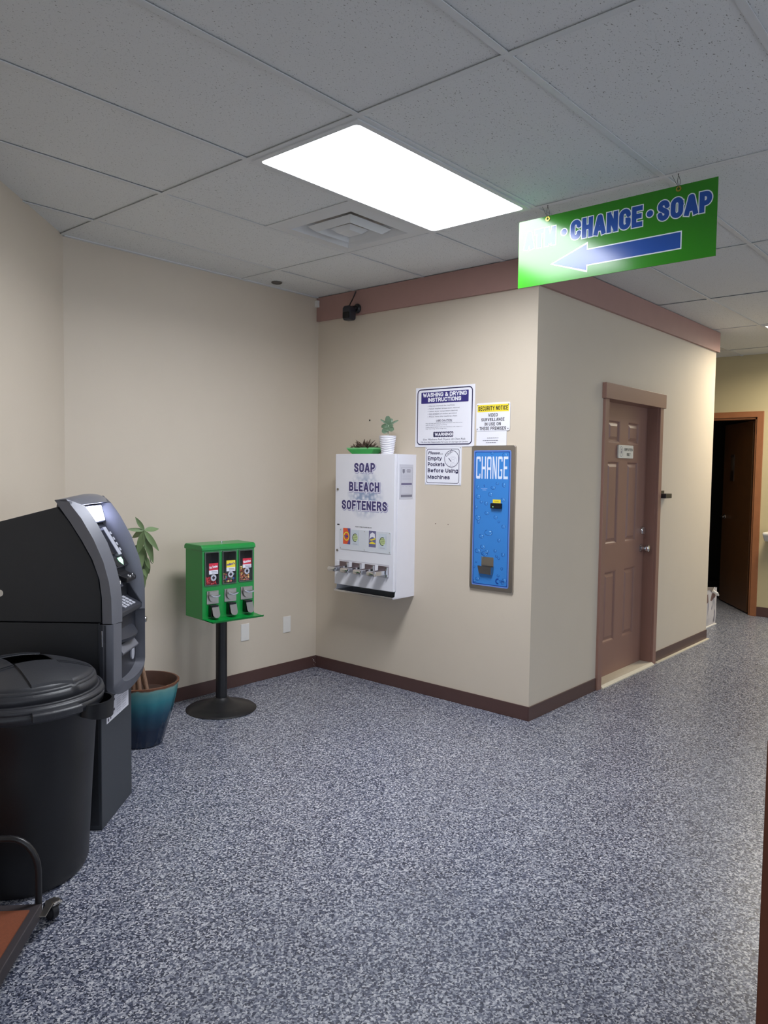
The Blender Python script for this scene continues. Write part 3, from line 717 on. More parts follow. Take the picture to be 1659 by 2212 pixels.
bm = B(); loft(bm, [[(c0, F, c3), (c1, F, c3)], [(c0+.002, .03, c3-.006), (c1-.002, .03, c3-.006)], [(c0+.002, .03, c2), (c1-.002, .03, c2)]])
for x in (c0, c1): flat(bm, [(0, 0), (1, 0), (1, 1), (0, 1)], 0) if False else bm.faces.new([bm.verts.new(p) for p in ((x, F, c2), (x, F, c3), (x, .03, c3), (x, .03, c2))])
part('coin_chute', bm, 'steel', t)
bm = B(); loft(bm, [[(c0-.014, F, -.293), (c0-.010, F-.028, -.293), (c1+.0, F-.028, -.296), (c1+.004, F, -.296)], [(c0-.006, F, -.338), (c0-.003, F-.02, -.34), (c1-.005, F-.02, -.342), (c1-.002, F, -.342)]])
bm.faces.new([bm.verts.new(p) for p in ((c0-.006, F, -.338), (c0-.003, F-.02, -.34), (c1-.005, F-.02, -.342), (c1-.002, F, -.342))])
part('coin_cup', bm, 'steel', t)
bm = B(); stroke(bm, arc(.052, -.379, .012, .014, 60, 300, 10), .009, F-.0008); rect(bm, .062, .098, -.377, -.373, F-.0008); rect(bm, .066, .092, -.386, -.383, F-.0008)
ink('emblem', bm, 'dblue', t)

# ---------------------------------------------------------------- small marks on the center wall
def hole(name, Y, z, r, label, m='dark'):
    o = part(name, lathe(B(), [(r, 0), (r, .002), (r*.6, .004), (.0002, .0042)], 12), m); o.location = (XB-.0, Y, z); o.rotation_euler = (0, radians(-90), 0)
    tag(o, label, 'wall plug', 'old screw holes on the center wall')
hole('wall_plug', 3.572, 1.818, .006, 'black wall plug above the green dish planter')
hole('wall_plug', 2.986, 1.135, .003, 'tiny screw hole between soap machine and change machine, left of two', 'stain')
hole('wall_plug', 2.886, 1.135, .003, 'tiny screw hole between soap machine and change machine, right of two', 'stain')
# camera on the fascia
t = thing('security_camera', 'small black security camera on the brown fascia near the corner', 'camera', (XB-.022, 3.70, 2.56), radians(-90))
bm = B(); lathe(bm, [(.001, 0), (.032, 0), (.034, .01), (.024, .022), (.001, .024)], 20)
for v in bm.verts: v.co = (v.co.x+.022, -v.co.z, v.co.y+.03)
part('mount_base', bm, 'blackm', t, smooth=True)
bm = B(); tube(bm, [(.022, -.015, .03), (.012, -.045, .035)], .012, 10); part('arm', bm, 'blackm', t, smooth=True)
bm = B()
loft(bm, [[(cx_+sx_*hw_, -.062+sy_*hd_, z) for sx_, sy_ in ((-1, -1), (1, -1), (1, 1), (-1, 1))] for cx_, hw_, hd_, z in ((0, .030, .024, -.058), (0, .036, .030, -.046), (0, .037, .032, .0), (-.002, .034, .032, .026), (-.004, .024, .026, .042))], True, True)
hs = part('camera_body', bm, mat('dark_navy_plastic', (36, 37, 46), .35, vary=.05), t, bevel=.007)
bm = B(); prism(bm, rrect(-.029, .029, -.044, -.004, .008), -.097, -.09, lambda p, q, y: (p, y, q)); part('lens_window', bm, 'bill', hs)
bm = B(); tube(bm, [(-.006, -.055, .038), (-.014, -.04, .06), (-.014, -.02, .09), (-.008, -.008, .12), (.008, -.006, .15)], .004, 6); part('cable', bm, 'blackm', t, smooth=True)
o = part('junction_box', box(B(), -.024, .024, -.03, 0, -.024, .024), 'whitep', bevel=.003); o.location = (3.918, YA, 2.672)
tag(o, 'small square white box at the back wall corner under the ceiling', 'box')
# blank wall plates
for x, l in ((3.2645, 'white blank wall plate just right of the black candy machine pole'), (3.643, 'white blank wall plate nearest the back wall corner')):
    t = thing('wall_plate', l, 'wall plate', (x, YA, .361), 0, 'blank wall plates on the back wall')
    part('plate', box(B(), -.035, .035, -.006, 0, -.0585, .0585), 'whitep', t, bevel=.003)
    for z in (-.042, .042): part('screw', cyl(B(), (0, -.0055, z), (0, -.0072, z), .0028, 10), 'whitep', t)
# ---------------------------------------------------------------- soap vending machine on the center wall
t = thing('soap_machine', 'white wall vending machine lettered SOAP BLEACH SOFTENERS', 'vending machine', (XB, 3.421, .65), radians(-90))
bm = B(); prism(bm, [(0, 0), (-.215, 0), (-.215, .006), (-.20, .006), (-.19, .04), (-.19, .93), (0, .93)], -.266, -.2645, lambda y, z, x: (x, y, z))
prism(bm, [(0, 0), (-.215, -.004), (-.215, .006), (-.20, .008), (-.195, .04), (-.188, .04), (-.188, .93), (0, .93)], .2635, .266, lambda y, z, x: (x, y, z))
box(bm, -.2645, .2645, -.188, 0, .045, .93); box(bm, -.2645, .2635, -.03, 0, 0, .045); box(bm, -.266, .266, -.215, 0, -.006, 0)
part('cabinet', bm, 'white', t, bevel=.0015)
part('dispensing_tray', box(B(), -.262, .262, -.19, -.03, 0, .003), 'bill', t)
bm = B(); box(bm, -.265, .262, -.222, -.215, -.006, .006); part('tray_lip', bm, 'chrome', t, bevel=.002)
slots = [-.171, -.054, .063, .181]
dr = part('front_door', box(B(), -.266, .2655, -.215, -.192, .042, .931), 'white', t, bevel=.003)
F = -.2156
# faint blue bubble print
mb = bpy.data.materials.new('bubble_print'); mb.use_nodes = True; nt = mb.node_tree; b_ = nt.nodes['Principled BSDF']; b_.inputs['Roughness'].default_value = .32
tc = nt.nodes.new('ShaderNodeTexCoord'); vo = nt.nodes.new('ShaderNodeTexVoronoi'); vo.inputs['Scale'].default_value = 34; nt.links.new(tc.outputs['Object'], vo.inputs['Vector'])
vm = nt.nodes.new('ShaderNodeVectorMath'); vm.operation = 'DISTANCE'; vm.inputs[1].default_value = (.01, -.2156, .66); nt.links.new(tc.outputs['Object'], vm.inputs[0])
mr = nt.nodes.new('ShaderNodeMapRange'); mr.inputs[1].default_value = .06; mr.inputs[2].default_value = .17; mr.inputs[3].default_value = 1; mr.inputs[4].default_value = 0; nt.links.new(vm.outputs['Value'], mr.inputs[0])
m1 = nt.nodes.new('ShaderNodeMapRange'); m1.inputs[1].default_value = .1; m1.inputs[2].default_value = .75; nt.links.new(vo.outputs['Distance'], m1.inputs[0])
mm = nt.nodes.new('ShaderNodeMath'); mm.operation = 'MULTIPLY'; nt.links.new(mr.outputs[0], mm.inputs[0]); nt.links.new(m1.outputs[0], mm.inputs[1])
rp = nt.nodes.new('ShaderNodeValToRGB'); rp.color_ramp.elements[0].color = (*lin((232, 231, 238)), 1); rp.color_ramp.elements[1].color = (*lin((146, 160, 190)), 1); rp.color_ramp.elements[1].position = .8
nt.links.new(mm.outputs[0], rp.inputs[0]); nt.links.new(rp.outputs[0], b_.inputs['Base Color'])
ink('bubble_print', flat(B(), oval(.01, .66, .18, .19, 40), F), mb, dr)
W3 = [('SOAP', .003, .8085, .063, .187), ('BLEACH', 0, .6825, .063, .272), ('SOFTENERS', .001, .559, .062, .406)]
vg, ind = mat('violet_grey_ink', (168, 166, 200), .4, vary=.02), mat('indigo_ink', (66, 58, 112), .4, vary=.03)
for s, x, z, h, w in W3:
    ink('letter_shadow', block(B(), s, x+.004, z-.005, h, w, .0135, F-.0003, .0052, .48), vg, dr)
    ink('letter_outline', block(B(), s, x, z, h, w, .0135, F-.0006, .0045, .48), 'sgn', dr)
    ink('lettering', block(B(), s, x, z, h, w, .0135, F-.0009, 0, .48), ind, dr)
ink('small_print', text(B(), 'SELECT ITEM AT SLIDE BELOW', 0, .443, .0055, .15, F-.0006, .03), 'ink', dr)
bm = B(); prism(bm, rrect(-.216, .242, .286, .427, .003, 3), F-.003, F, lambda p, q, y: (p, y, q)); pp = part('product_panel', bm, mat('pale_panel_plastic', (216, 219, 226), .3, vary=.02), t, bevel=.001)
G = F-.0035
def card(x0, x1, z0, z1, m): return ink('product_card', rect(B(), x0, x1, z0, z1, G), m, pp)
c = card(-.184, -.116, .323, .431, 'orange')
ink('bullseye', ring(B(), oval(-.152, .376, .027, .03), oval(-.152, .376, .02, .023), G-.0004), 'yellow', c)
ink('purple_stripe', flat(B(), [(-.146, .323), (-.116, .323), (-.116, .431), (-.146, .431), (-.13, .4), (-.13, .352)], G-.0002), 'purple', c)
ink('card_lettering', text(B(), 'Tide', -.152, .366, .02, .034, G-.0007, .05, rot=.35), 'dblue', c)
pg = mat('pale_green_ink', (196, 210, 150), .4)
for cx, cz in ((-.071, .371), (.172, .363)):
    c = card(cx-.035, cx+.035, cz-.052, cz+.05, mat('pale_blue_card', (206, 214, 224), .4, vary=.03))
    ink('emblem_disc', flat(B(), oval(cx, cz, .023, .025), G-.0003), pg, c)
    bm = B(); stroke(bm, arc(cx, cz, .024, .026, 60, 290, 16), .005, G-.0006)
    for dz in (-.009, .002, .012): rect(bm, cx-.018, cx+.017, cz+dz-.0012, cz+dz+.0012, G-.0006)
    ink('emblem_line', bm, mat('dark_green_ink', (62, 78, 66), .4), c)
    bm = B(); rect(bm, cx+.029, cx+.032, cz-.02, cz+.035, G-.0006); rect(bm, cx-.02, cx+.02, cz-.045, cz-.04, G-.0006); ink('print_line', bm, 'lgrey', c)
c = card(.052, .114, .319, .427, mat('slate_violet_ink', (112, 108, 146), .4, vary=.05))
ink('white_swirl', flat(B(), [(.056, .372), (.064, .405), (.083, .417), (.104, .408), (.108, .38), (.082, .388)], G-.0003), 'sgn', c)
bm = B(); flat(bm, [(.056, .365), (.11, .382), (.11, .372), (.075, .362)], G-.0004); flat(bm, [(.056, .346), (.082, .357), (.11, .347), (.11, .341), (.058, .34)], G-.0004); ink('yellow_wave', bm, 'yellow', c)
for x, z in ((-.208, .418), (.012, .418), (.232, .418), (-.208, .295), (.012, .295), (.232, .295)): part('panel_screw', cyl(B(), (x, G+.002, z), (x, G-.0012, z), .0032, 10), 'steel', pp)
for z in (.692, .275):
    bm = B(); cyl(bm, (-.239, F, z), (-.239, F-.006, z), .0085, 16); lk = part('lock', bm, 'steel', t, bevel=.001)
    part('keyway', box(B(), -.2402, -.2378, F-.0068, F-.0058, z-.005, z+.005), 'black', lk)
ink('small_label', rect(B(), -.244, -.222, .447, .456, F-.0004), 'ink', t)
for cx in slots:
    s = cx
    bm = B(); box(bm, s-.042, s+.044, F-.006, F, .150, .203); k = part('coin_mechanism', bm, mat('etched_plate', (128, 112, 116), .35, .8, vary=.2, scale=150), t, bevel=.001)
    bm = B(); box(bm, s+.036, s+.044, F-.02, F-.004, .135, .200); part('side_guard', bm, 'chrome', k, bevel=.001); part('blank_plate', box(B(), s-.072, s-.045, F-.004, F-.0005, .150, .203), 'white', k)
    bm = B(); box(bm, s-.028, s+.03, F-.112, F-.004, .158, .170)
    box(bm, s-.03, s-.026, F-.112, F-.02, .153, .176); box(bm, s+.028, s+.032, F-.112, F-.006, .15, .178)
    part('coin_slide', bm, 'chrome', k, bevel=.001)
    bm = B(); cyl(bm, (s-.034, F-.114, .163), (s+.030, F-.114, .163), .0165, 20); cyl(bm, (s-.0345, F-.114, .163), (s-.036, F-.114, .163), .011, 16); part('slide_handle', bm, 'chrome', k, bevel=.002, smooth=True)
bm = B(); ring(bm, rrect(-.222, .228, .128, .213, .003, 2), rrect(-.218, .224, .132, .209, .003, 2), F-.0006); part('slot_border', bm, mat('soft_grey_line', (198, 196, 206), .4), t, fix=False)
# notice on the machine side
t = thing('license_notice', 'small pale printed notice on the side of the white soap machine', 'notice', (3.834, 3.155, 1.402))
part('sheet', box(B(), -.069, .069, -.0015, 0, -.112, .112), 'notice', t)
F = -.002
bm = B(); ring(bm, rrect(-.055, .06, -.099, .092, .003, 2), rrect(-.054, .059, -.084, .091, .003, 2), F)
flat(bm, [(-.04, .082), (-.018, .082), (-.018, .062), (-.029, .052), (-.04, .062)], F)
for z, a, b_ in ((.077, .004, .04), (.069, .0, .044), (.061, .004, .04)): rect(bm, a, b_, z, z+.004, F)
ink('print_line', bm, 'grey', t)
bm = B()
for z in (.043, .036, .03, .021, .014): rect(bm, -.044, .048, z, z+.002, F)
rect(bm, .02, .05, .004, .006, F)
for x in (-.036, -.002, .034): rect(bm, x-.01, x+.01, -.032, -.029, F)
rect(bm, -.042, .042, -.080, -.077, F)
ink('pale_print_line', bm, 'lgrey', t)
ink('dark_band', rect(B(), -.052, .056, -.021, -.008, F), mat('slate_ink', (112, 106, 138), .5), t)

# ---------------------------------------------------------------- planters on the soap machine
t = thing('dish_planter', 'low green glazed dish planter of brown succulents on the soap machine', 'plant', (3.876, 3.56, 1.581), radians(-90))
bm = B()
loft(bm, [[(sx_*w_, sy_*d_, z) for sx_, sy_ in ((-1, -1), (1, -1), (1, 1), (-1, 1))] for w_, d_, z in ((.084, .034, 0), (.096, .038, .008), (.116, .046, .027), (.125, .05, .037), (.125, .05, .045), (.117, .044, .045), (.11, .042, .03))], True, True)
dp = part('dish', bm, 'dish', t, bevel=.004)
bm = B(); loft(bm, [[(sx_*w_, sy_*d_, z) for sx_, sy_ in ((-1, -1), (1, -1), (1, 1), (-1, 1))] for w_, d_, z in ((.1255, .0505, .035), (.1265, .0515, .0455), (.118, .045, .0455))], True); part('rim_glaze', bm, 'dishl', dp)
part('soil', box(B(), -.11, .11, -.041, .041, .028, .038), 'soil', t)
def leaf(bm, p, d, l, w, upv=Vector((0, 0, 1)), bend=0., th=0., n=5, prof=None):
    p = Vector(p); d = Vector(d).normalized(); s = d.cross(upv)
    s = s.normalized() if s.length > 1e-4 else Vector((1, 0, 0)); u = s.cross(d)
    rows = []
    for k in range(n+1):
        f = k/n; ww = (prof(f) if prof else (sin(pi*min(1, f*.93+.05))**.8))*w/2
        c = p+d*l*f-upv*bend*l*f*f
        rows.append([c-s*ww+u*ww*.25, c-u*th, c+s*ww+u*ww*.25] if not th else [c-s*ww, c-u*th*sin(pi*f), c+s*ww, c+u*th*sin(pi*f)])
    return loft(bm, rows, bool(th))
rnd = random.Random(3)
bm = B()
for cx, cy_, hh, cnt in ((-.03, 0, .05, 20), (.02, -.01, .06, 24), (.03, .02, .045, 16), (-.07, -.01, .034, 12), (-.098, -.02, .02, 7), (.055, -.03, .04, 10)):
    for k in range(cnt):
        a = rnd.uniform(0, 2*pi); e = rnd.uniform(.25, 1.2)
        leaf(bm, (cx+cos(a)*.008, cy_+sin(a)*.008, .037), (cos(a)*cos(e), sin(a)*cos(e), sin(e)), rnd.uniform(.8, 1.9)*hh, .012, bend=.15, th=.003)
part('succulent', bm, 'leafr', t, smooth=True)
bm = B()
for k in range(70):
    x, y = rnd.uniform(.06, .116), rnd.uniform(-.038, .038); a = rnd.uniform(0, 2*pi)
    leaf(bm, (x, y, .036), (cos(a)*.6, sin(a)*.6, .8), rnd.uniform(.01, .026), .005, th=.0015, n=3)
part('sedum', bm, 'leafd', t, smooth=True)

t = thing('wavy_pot_plant', 'leafy succulent in a white wavy pot on the soap machine', 'plant', (3.775, 3.268, 1.581), radians(-90))
bm = B(); prof = []
for k in range(41):
    f = k/40; prof.append((.0475+.020*f, .118*f))
prof += [(.0645, .1185), (.061, .116), (.058, .1), (.0005, .1)]
rows = []
for r, z in [(a_*.84, b_) for a_, b_ in prof]:
    rows.append([((r+(.0022*sin(z*2*pi/.0115+1.6*sin(a*2+.7)) if r > .038 and 0.003 < z < .113 else 0))*cos(a), (r+(.0022*sin(z*2*pi/.0115+1.6*sin(a*2+.7)) if r > .038 and .003 < z < .113 else 0))*sin(a), z) for a in [2*pi*i/40 for i in range(40)]])
loft(bm, rows, True, True); part('pot', bm, 'white', t, smooth=True)
part('soil', lathe(B(), [(.048, .1), (.048, .106), (.001, .108)], 20), 'soil', t)
part('stem', tube(B(), [(.0, 0, .10), (.004, -.001, .14), (.007, -.001, .178), (.006, 0, .188)], [.0035, .003, .0026, .002], 7), mat('pale_stem', (186, 204, 178), .5), t, smooth=True)
bm = B(); fat = lambda f: sin(pi*min(1, f*.8+.12))**.6
RR, TT = Vector((.755, .656, 0)), Vector((.656, -.755, 0))
fv_ = TT*.85+Vector((0, 0, .5))
for p, (da, db, dc), l, w, bd in (((.004, -.004, .176), (-.55, -.8, .35), .058, .042, -.1), ((.006, -.002, .178), (.6, -.6, .3), .046, .042, -.1), ((.006, -.004, .180), (-.9, .2, .2), .046, .034, .5),
                       ((.006, 0, .186), (-.12, 1., .1), .060, .040, 0), ((.006, 0, .186), (.45, .85, -.2), .05, .026, 0), ((.006, 0, .186), (-.8, .62, .05), .066, .015, .1), ((.006, 0, .186), (.85, .5, .1), .074, .015, .1), ((.006, 0, .18), (.9, .15, .2), .032, .02, .0), ((.004, -.006, .172), (-.2, -.6, .6), .036, .034, .1)):
    leaf(bm, p, RR*da+TT*dc+Vector((0, 0, db)), l, w, upv=fv_, bend=bd, th=.003, n=8, prof=fat)
part('foliage', bm, 'leafs', t, smooth=True)

# ---------------------------------------------------------------- green candy machine
t = thing('candy_machine', 'green three-window candy vending machine on a black pedestal', 'candy machine', (2.835, 3.775, 0), radians(-6))
X0, X1, YF = -.187, .167, -.10
bm = B(); lathe(bm, [(.212, 0), (.214, .004), (.205, .012), (.14, .030), (.085, .046), (.055, .062), (.042, .075), (.0005, .076)], 48)
pb = part('base', bm, 'blackm', t, smooth=True)
bm = B(); lathe(bm, [(.034, .07), (.034, .60)], 24); part('pole', bm, 'blackm', t, smooth=True)
wins = [(-.171, -.080, .787, .981), (-.054, .037, .789, .981), (.060, .152, .793, .981)]
bm = B(); box(bm, X0, X1, YF, .10, .585, 1.0)
fs = [f for f in bm.faces if abs(f.calc_center_median().y-YF) < 1e-5]; bmesh.ops.delete(bm, geom=fs, context='FACES_ONLY')
part('cabinet', bm, 'cgreen', t, bevel=.003)
bm = B(); plate(bm, X0, X1, .585, 1.0, wins, YF); part('front_plate', bm, 'cgreen', t, fix=False)
bm = B(); prism(bm, [(-.106, .992), (-.106, 1.008), (-.100, 1.018), (-.088, 1.024), (.088, 1.024), (.1, 1.018), (.106, 1.008), (.106, .992)], X0-.007, X1+.007, lambda y, z, x: (x, y, z))
part('lid', bm, 'cgreen', t, bevel=.004)
bm = B(); cyl(bm, (.0, 0, 1.022), (0, 0, 1.034), .008, 14); part('lid_lock', bm, 'chrome', t, bevel=.001)
inner = mat('dark_compartment', (34, 40, 36), .6)
spec = [('Hot Tamales', 'red', 'sgn', -.1465, -.0865, .852, .917, (-.1165, .831)), ("m&m's", 'yellow', mat('violet_ink', (78, 60, 150), .4), -.030, .031, .861, .926, (-.0005, .842)), ('Skittles', 'red', 'sgn', .083, .144, .873, .931, (.113, .853))]
for w_, (s, mcol, ltr, sx0, sx1, sz0, sz1, disc) in zip(wins, spec):
    a, b_, c, d = w_
    bm = B(); loft(bm, [[(a, YF, c), (b_, YF, c), (b_, YF, d), (a, YF, d)], [(a, YF+.08, c), (b_, YF+.08, c), (b_, YF+.08, d), (a, YF+.08, d)]], True)
    bm.faces.new([bm.verts.new(p) for p in ((a, YF+.08, c), (b_, YF+.08, c), (b_, YF+.08, d), (a, YF+.08, d))])
    wn_ = part('window', bm, inner, t, fix=False)
    bm = B(); ring(bm, rrect(a-.003, b_+.003, c-.003, d+.003, .006), rrect(a+.003, b_-.003, c+.003, d-.003, .004), YF-.006); ring(bm, rrect(a-.004, b_+.004, c-.004, d+.004, .006), rrect(a-.003, b_+.003, c-.003, d+.003, .006), YF, YF-.006)
    part('window_rim', bm, mat('smoky_rim', (70, 82, 72), .25), wn_)
    part('window_pane', rect(B(), a, b_, c, d, YF-.004), 'glassw', wn_, fix=False)
    F = YF-.0050
    zz = sz0+(sz1-sz0)*.36
    ink('brand_sticker', rect(B(), sx0, sx1, zz, sz1, F), mcol, wn_)
    ink('price_sticker', rect(B(), sx0, sx1, sz0, zz, F), 'paper', wn_)
    bm = B(); text(bm, s, (sx0+sx1)/2, (zz+sz1)/2-.008, .015, .054, F-.0004, .045, rot=.12)
    ink('sticker_lettering', bm, ltr, wn_)
    bm = B(); rect(bm, sx0+.016, sx1-.006, sz0+.013, sz0+.016, F-.0004); rect(bm, sx0+.018, sx1-.003, sz0+.005, sz0+.008, F-.0004); ink('print_line', bm, 'grey', wn_)
    ink('disc_sticker', flat(B(), oval(disc[0], disc[1], .0185, .0195), F-.0004), 'lgrey', wn_)
    ink('disc_mark', flat(B(), [(disc[0]-.011, disc[1]), (disc[0], disc[1]-.012), (disc[0]+.011, disc[1]), (disc[0], disc[1]+.012)], F-.0008), 'ink', wn_)
for x0, x1, z0 in ((-.161, -.082, .676), (-.043, .039, .679), (.07, .153, .681)):
    cx = (x0+x1)/2; z1 = z0+.078
    bm = B(); prism(bm, rrect(x0, x1, z0, z1, .003, 3), YF-.005, YF, lambda p, q, y: (p, y, q)); cm = part('coin_mechanism', bm, 'steel', t, bevel=.001)
    bm = B(); prism(bm, arc(cx, z0+.052, .031, .04, 180, 360, 14), YF-.016, YF-.005, lambda p, q, y: (p, y, q)); prism(bm, rrect(cx-.027, cx+.027, z0+.045, z1-.003, .003, 3), YF-.013, YF-.005, lambda p, q, y: (p, y, q))
    part('dial_plate', bm, 'steel', cm, bevel=.001)
    bm = B(); pts = [(cx-.028, z0+.054), (cx-.02, z0+.05), (cx-.01, z0+.044), (cx+.005, z0+.040), (cx+.022, z0+.042), (cx+.036, z0+.046), (cx+.036, z0+.056), (cx+.02, z0+.052), (cx+.004, z0+.05), (cx-.01, z0+.054), (cx-.022, z0+.061)]
    prism(bm, pts, YF-.032, YF-.014, lambda p, q, y: (p, y, q)); part('turn_handle', bm, 'chrome', cm, bevel=.002)
    bm = B(); box(bm, cx-.026, cx+.022, YF-.035, YF, z0-.075, z0-.004); ch = part('chute', bm, 'bill', t, bevel=.003)
    bm = B(); pts = [(cx-.022, z0-.012), (cx-.022, z0-.05)]+arc(cx+.0015, z0-.055, .0235, .022, 180, 360, 10)+[(cx+.025, z0-.05), (cx+.025, z0-.012)]
    prism(bm, pts, -.004, 0, lambda p, q, y: (p, YF-.030+y-(z0-.012-q)*.32, q)); part('chute_flap', bm, 'steel', ch, bevel=.0015)
bm = B(); prism(bm, [(X0, .585), (X0, .597), (X0+.0, .597)], 0, 0.0001, lambda p, q, y: (p, y, q)); bm.free()
bm = B(); loft(bm, [[(X0, YF, .592), (X1, YF, .592)], [(X0+.02, YF-.085, .582), (X1+.012, YF-.085, .582)], [(X0+.022, YF-.09, .588), (X1+.013, YF-.09, .588)]])
loft(bm, [[(X0, YF, .587), (X1, YF, .587)], [(X0+.02, YF-.086, .577), (X1+.012, YF-.086, .577)], [(X0+.022, YF-.0915, .588), (X1+.013, YF-.0915, .588)]])
part('tray', bm, 'cgreen', t)
for x, z in ((-.065, .984), (.048, .986), (.055, .725)): part('rivet', flat(B(), oval(x, z, .0025, .0025, 10), YF-.0012), 'chrome', t, fix=False)
# candy behind the windows
tm = Matrix.Translation((2.835, 3.775, 0)) @ Matrix.Rotation(radians(-6), 4, 'Z')
def candies(w_, h, r, m, label, flatz=1., long=1.):
    a, b_, c, d = w_; bm = B(); rr = random.Random(int(a*1000))
    z = c+r
    while z < c+h:
        x = a+r*rr.uniform(1, 1.6)
        while x < b_-r:
            for y in (YF+.002+r, YF+.004+3*r):
                q = Matrix.Rotation(rr.uniform(0, 6), 4, 'Y') @ Matrix.Rotation(rr.uniform(0, 6), 4, 'X')
                ico(bm, (x+rr.uniform(-.002, .002), y+rr.uniform(0, .004), z+rr.uniform(-.003, .003)), r*.98, (long, 1, flatz), q)
            x += 2.05*r
        z += 1.75*r
    o = part('candy', bm, m, smooth=True); o.matrix_world = tm; tag(o, label, 'candy', kind='stuff')
candies(wins[0], .047, .0065, candy_mat('red_candy', [(196, 30, 44), (178, 24, 40), (206, 44, 52)]), 'heap of red candies low behind the left window of the green machine', 1, 1.4)
candies(wins[1], .062, .0085, candy_mat('mixed_candy', [(206, 96, 92), (40, 84, 160), (40, 140, 120), (226, 110, 60), (150, 86, 130), (240, 220, 120), (70, 150, 90)]), 'heap of mixed bright candies behind the middle window of the green machine', .75)
candies(wins[2], .088, .0075, candy_mat('amber_candy', [(206, 110, 62), (190, 70, 44), (224, 160, 70), (240, 210, 110), (150, 60, 50)]), 'tall heap of amber and red candies behind the right window of the green machine', .8)
# ---------------------------------------------------------------- brown six-panel door in the right wall
d1 = struct('door_1', box(B(), DX0, DX1, YC+.094, YC+.12, .012, DZ), 'door', 'brown six panel door in the beige wall right of the change machine')
bm = B(); F = YC+.0795
cols = [(5.07, 5.27), (5.405, 5.605)]; rows_ = [(.26, .778), (.966, 1.565), (1.69, 1.855)]
holes = [(a, b, c, d) for a, b in cols for c, d in rows_]
plate(bm, DX0, DX1, .012, DZ, holes, F)
for a, b, c, d in holes:
    lv = [(0, F), (.010, F+.002), (.018, F+.011), (.026, F+.011), (.045, F+.003), (.05, F+.003)]
    for (i0, y0_), (i1, y1_) in zip(lv[:-1], lv[1:]):
        ring(bm, [(a+i0, c+i0), (b-i0, c+i0), (b-i0, d-i0), (a+i0, d-i0)], [(a+i1, c+i1), (b-i1, c+i1), (b-i1, d-i1), (a+i1, d-i1)], y0_, y1_)
    i = lv[-1][0]; rect(bm, a+i, b-i, c+i, d-i, lv[-1][1])
part('panel_face', bm, 'door', d1, fix=False)
bm = B(); box(bm, DX0-.058, DX0+.002, YC-.018, YC+.002, 0, DZ); box(bm, DX1-.002, DX1+.058, YC-.018, YC+.002, 0, DZ)
box(bm, DX0-.075, DX1+.075, YC-.03, YC+.002, DZ-.012, DZ+.092)
part('casing', bm, 'door', d1, bevel=.002)
bm = B(); box(bm, DX0, DX0+.012, YC, YC+.13, 0, DZ); box(bm, DX1-.012, DX1, YC, YC+.13, 0, DZ); box(bm, DX0, DX1, YC, YC+.13, DZ-.012, DZ)
box(bm, DX0+.01, DX0+.02, YC+.05, YC+.08, 0, DZ); part('jamb', bm, 'door', d1)
bm = B(); prism(bm, [(YC-.03, 0), (YC-.03, .008), (YC-.012, .022), (YC+.12, .022), (YC+.12, 0)], DX0, DX1, lambda y, z, x: (x, y, z)); part('threshold', bm, 'sill', d1)
kx = 5.705
def turned(prof, x, z, y0_):
    bm = lathe(B(), prof, 24)
    for v in bm.verts: v.co = (x+v.co.x, y0_-v.co.z, z+v.co.y)
    return bm
part('door_knob', turned([(.033, 0), (.033, .006), (.014, .012), (.012, .032), (.022, .04), (.029, .052), (.027, .064), (.016, .07), (.0005, .071)], kx, .905, F), 'chrome', d1, smooth=True)
part('deadbolt', turned([(.032, 0), (.032, .016), (.027, .024), (.0005, .025)], kx, 1.04, F), 'chrome', d1, smooth=True)
t = thing('door_plate', 'small white EMPLOYEES ONLY plate on the brown six panel door', 'sign', (5.355, F, 1.632))
bm = B(); prism(bm, rrect(-.128, .128, -.047, .047, .008), -.012, 0, lambda p, q, y: (p, y, q)); part('plate', bm, mat('plate_white', (222, 219, 210), .4, vary=.02), t, bevel=.002)
G = -.0126
bm = B(); ring(bm, oval(-.083, 0, .026, .037), oval(-.083, 0, .023, .034), G); flat(bm, oval(-.083, -.004, .007, .012, 10), G); flat(bm, oval(-.083, .016, .005, .006, 10), G); ink('pictogram', bm, 'grey', t)
bm = B(); block(bm, 'EMPLOYEES', .043, .006, .021, .142, .0042, G); block(bm, 'ONLY', .043, -.029, .021, .062, .0042, G); ink('lettering', bm, mat('dark_grey_ink', (74, 76, 74), .5), t)
t = thing('wall_bracket', 'small black bracket box on the wall right of the brown door casing', 'bracket', (5.872, YC, 1.315))
part('back_plate', box(B(), -.03, .045, -.006, 0, -.01, .03), 'blackm', t, bevel=.001)
bm = B(); box(bm, -.03, .09, -.05, -.006, -.028, .008); part('box_body', bm, 'blackm', t, bevel=.003)

# ---------------------------------------------------------------- far doorway
bm = B(); w = D2B-D2A
box(bm, -.02, .0, -.062, .0, 0, D2Z+.06); box(bm, -.02, .0, w, w+.062, 0, D2Z+.06); box(bm, -.02, .0, 0, w, D2Z, D2Z+.06)
d2 = struct('door_2', bm, 'casing2', 'open dark wooden door in the yellow far wall', bevel=.002); d2.location = (XF, D2A, 0)
bm = B(); box(bm, 0, .13, 0, .02, 0, D2Z); box(bm, 0, .13, w-.02, w, 0, D2Z); box(bm, 0, .13, 0, w, D2Z-.02, D2Z); part('jamb', bm, 'casing2', d2)
bm = B(); box(bm, 0, .88, 0, .04, .012, D2Z-.03)
LA = Matrix.Translation((.09, .025, 0)) @ Matrix.Rotation(radians(35), 4, 'Z')
def placed(name, bm, m, **k):
    bm.transform(LA); return part(name, bm, m, d2, **k)
placed('door_leaf', bm, 'leaf2', bevel=.002)
bm = lathe(B(), [(.03, 0), (.03, .006), (.012, .012), (.012, .04), (.001, .042)], 20)
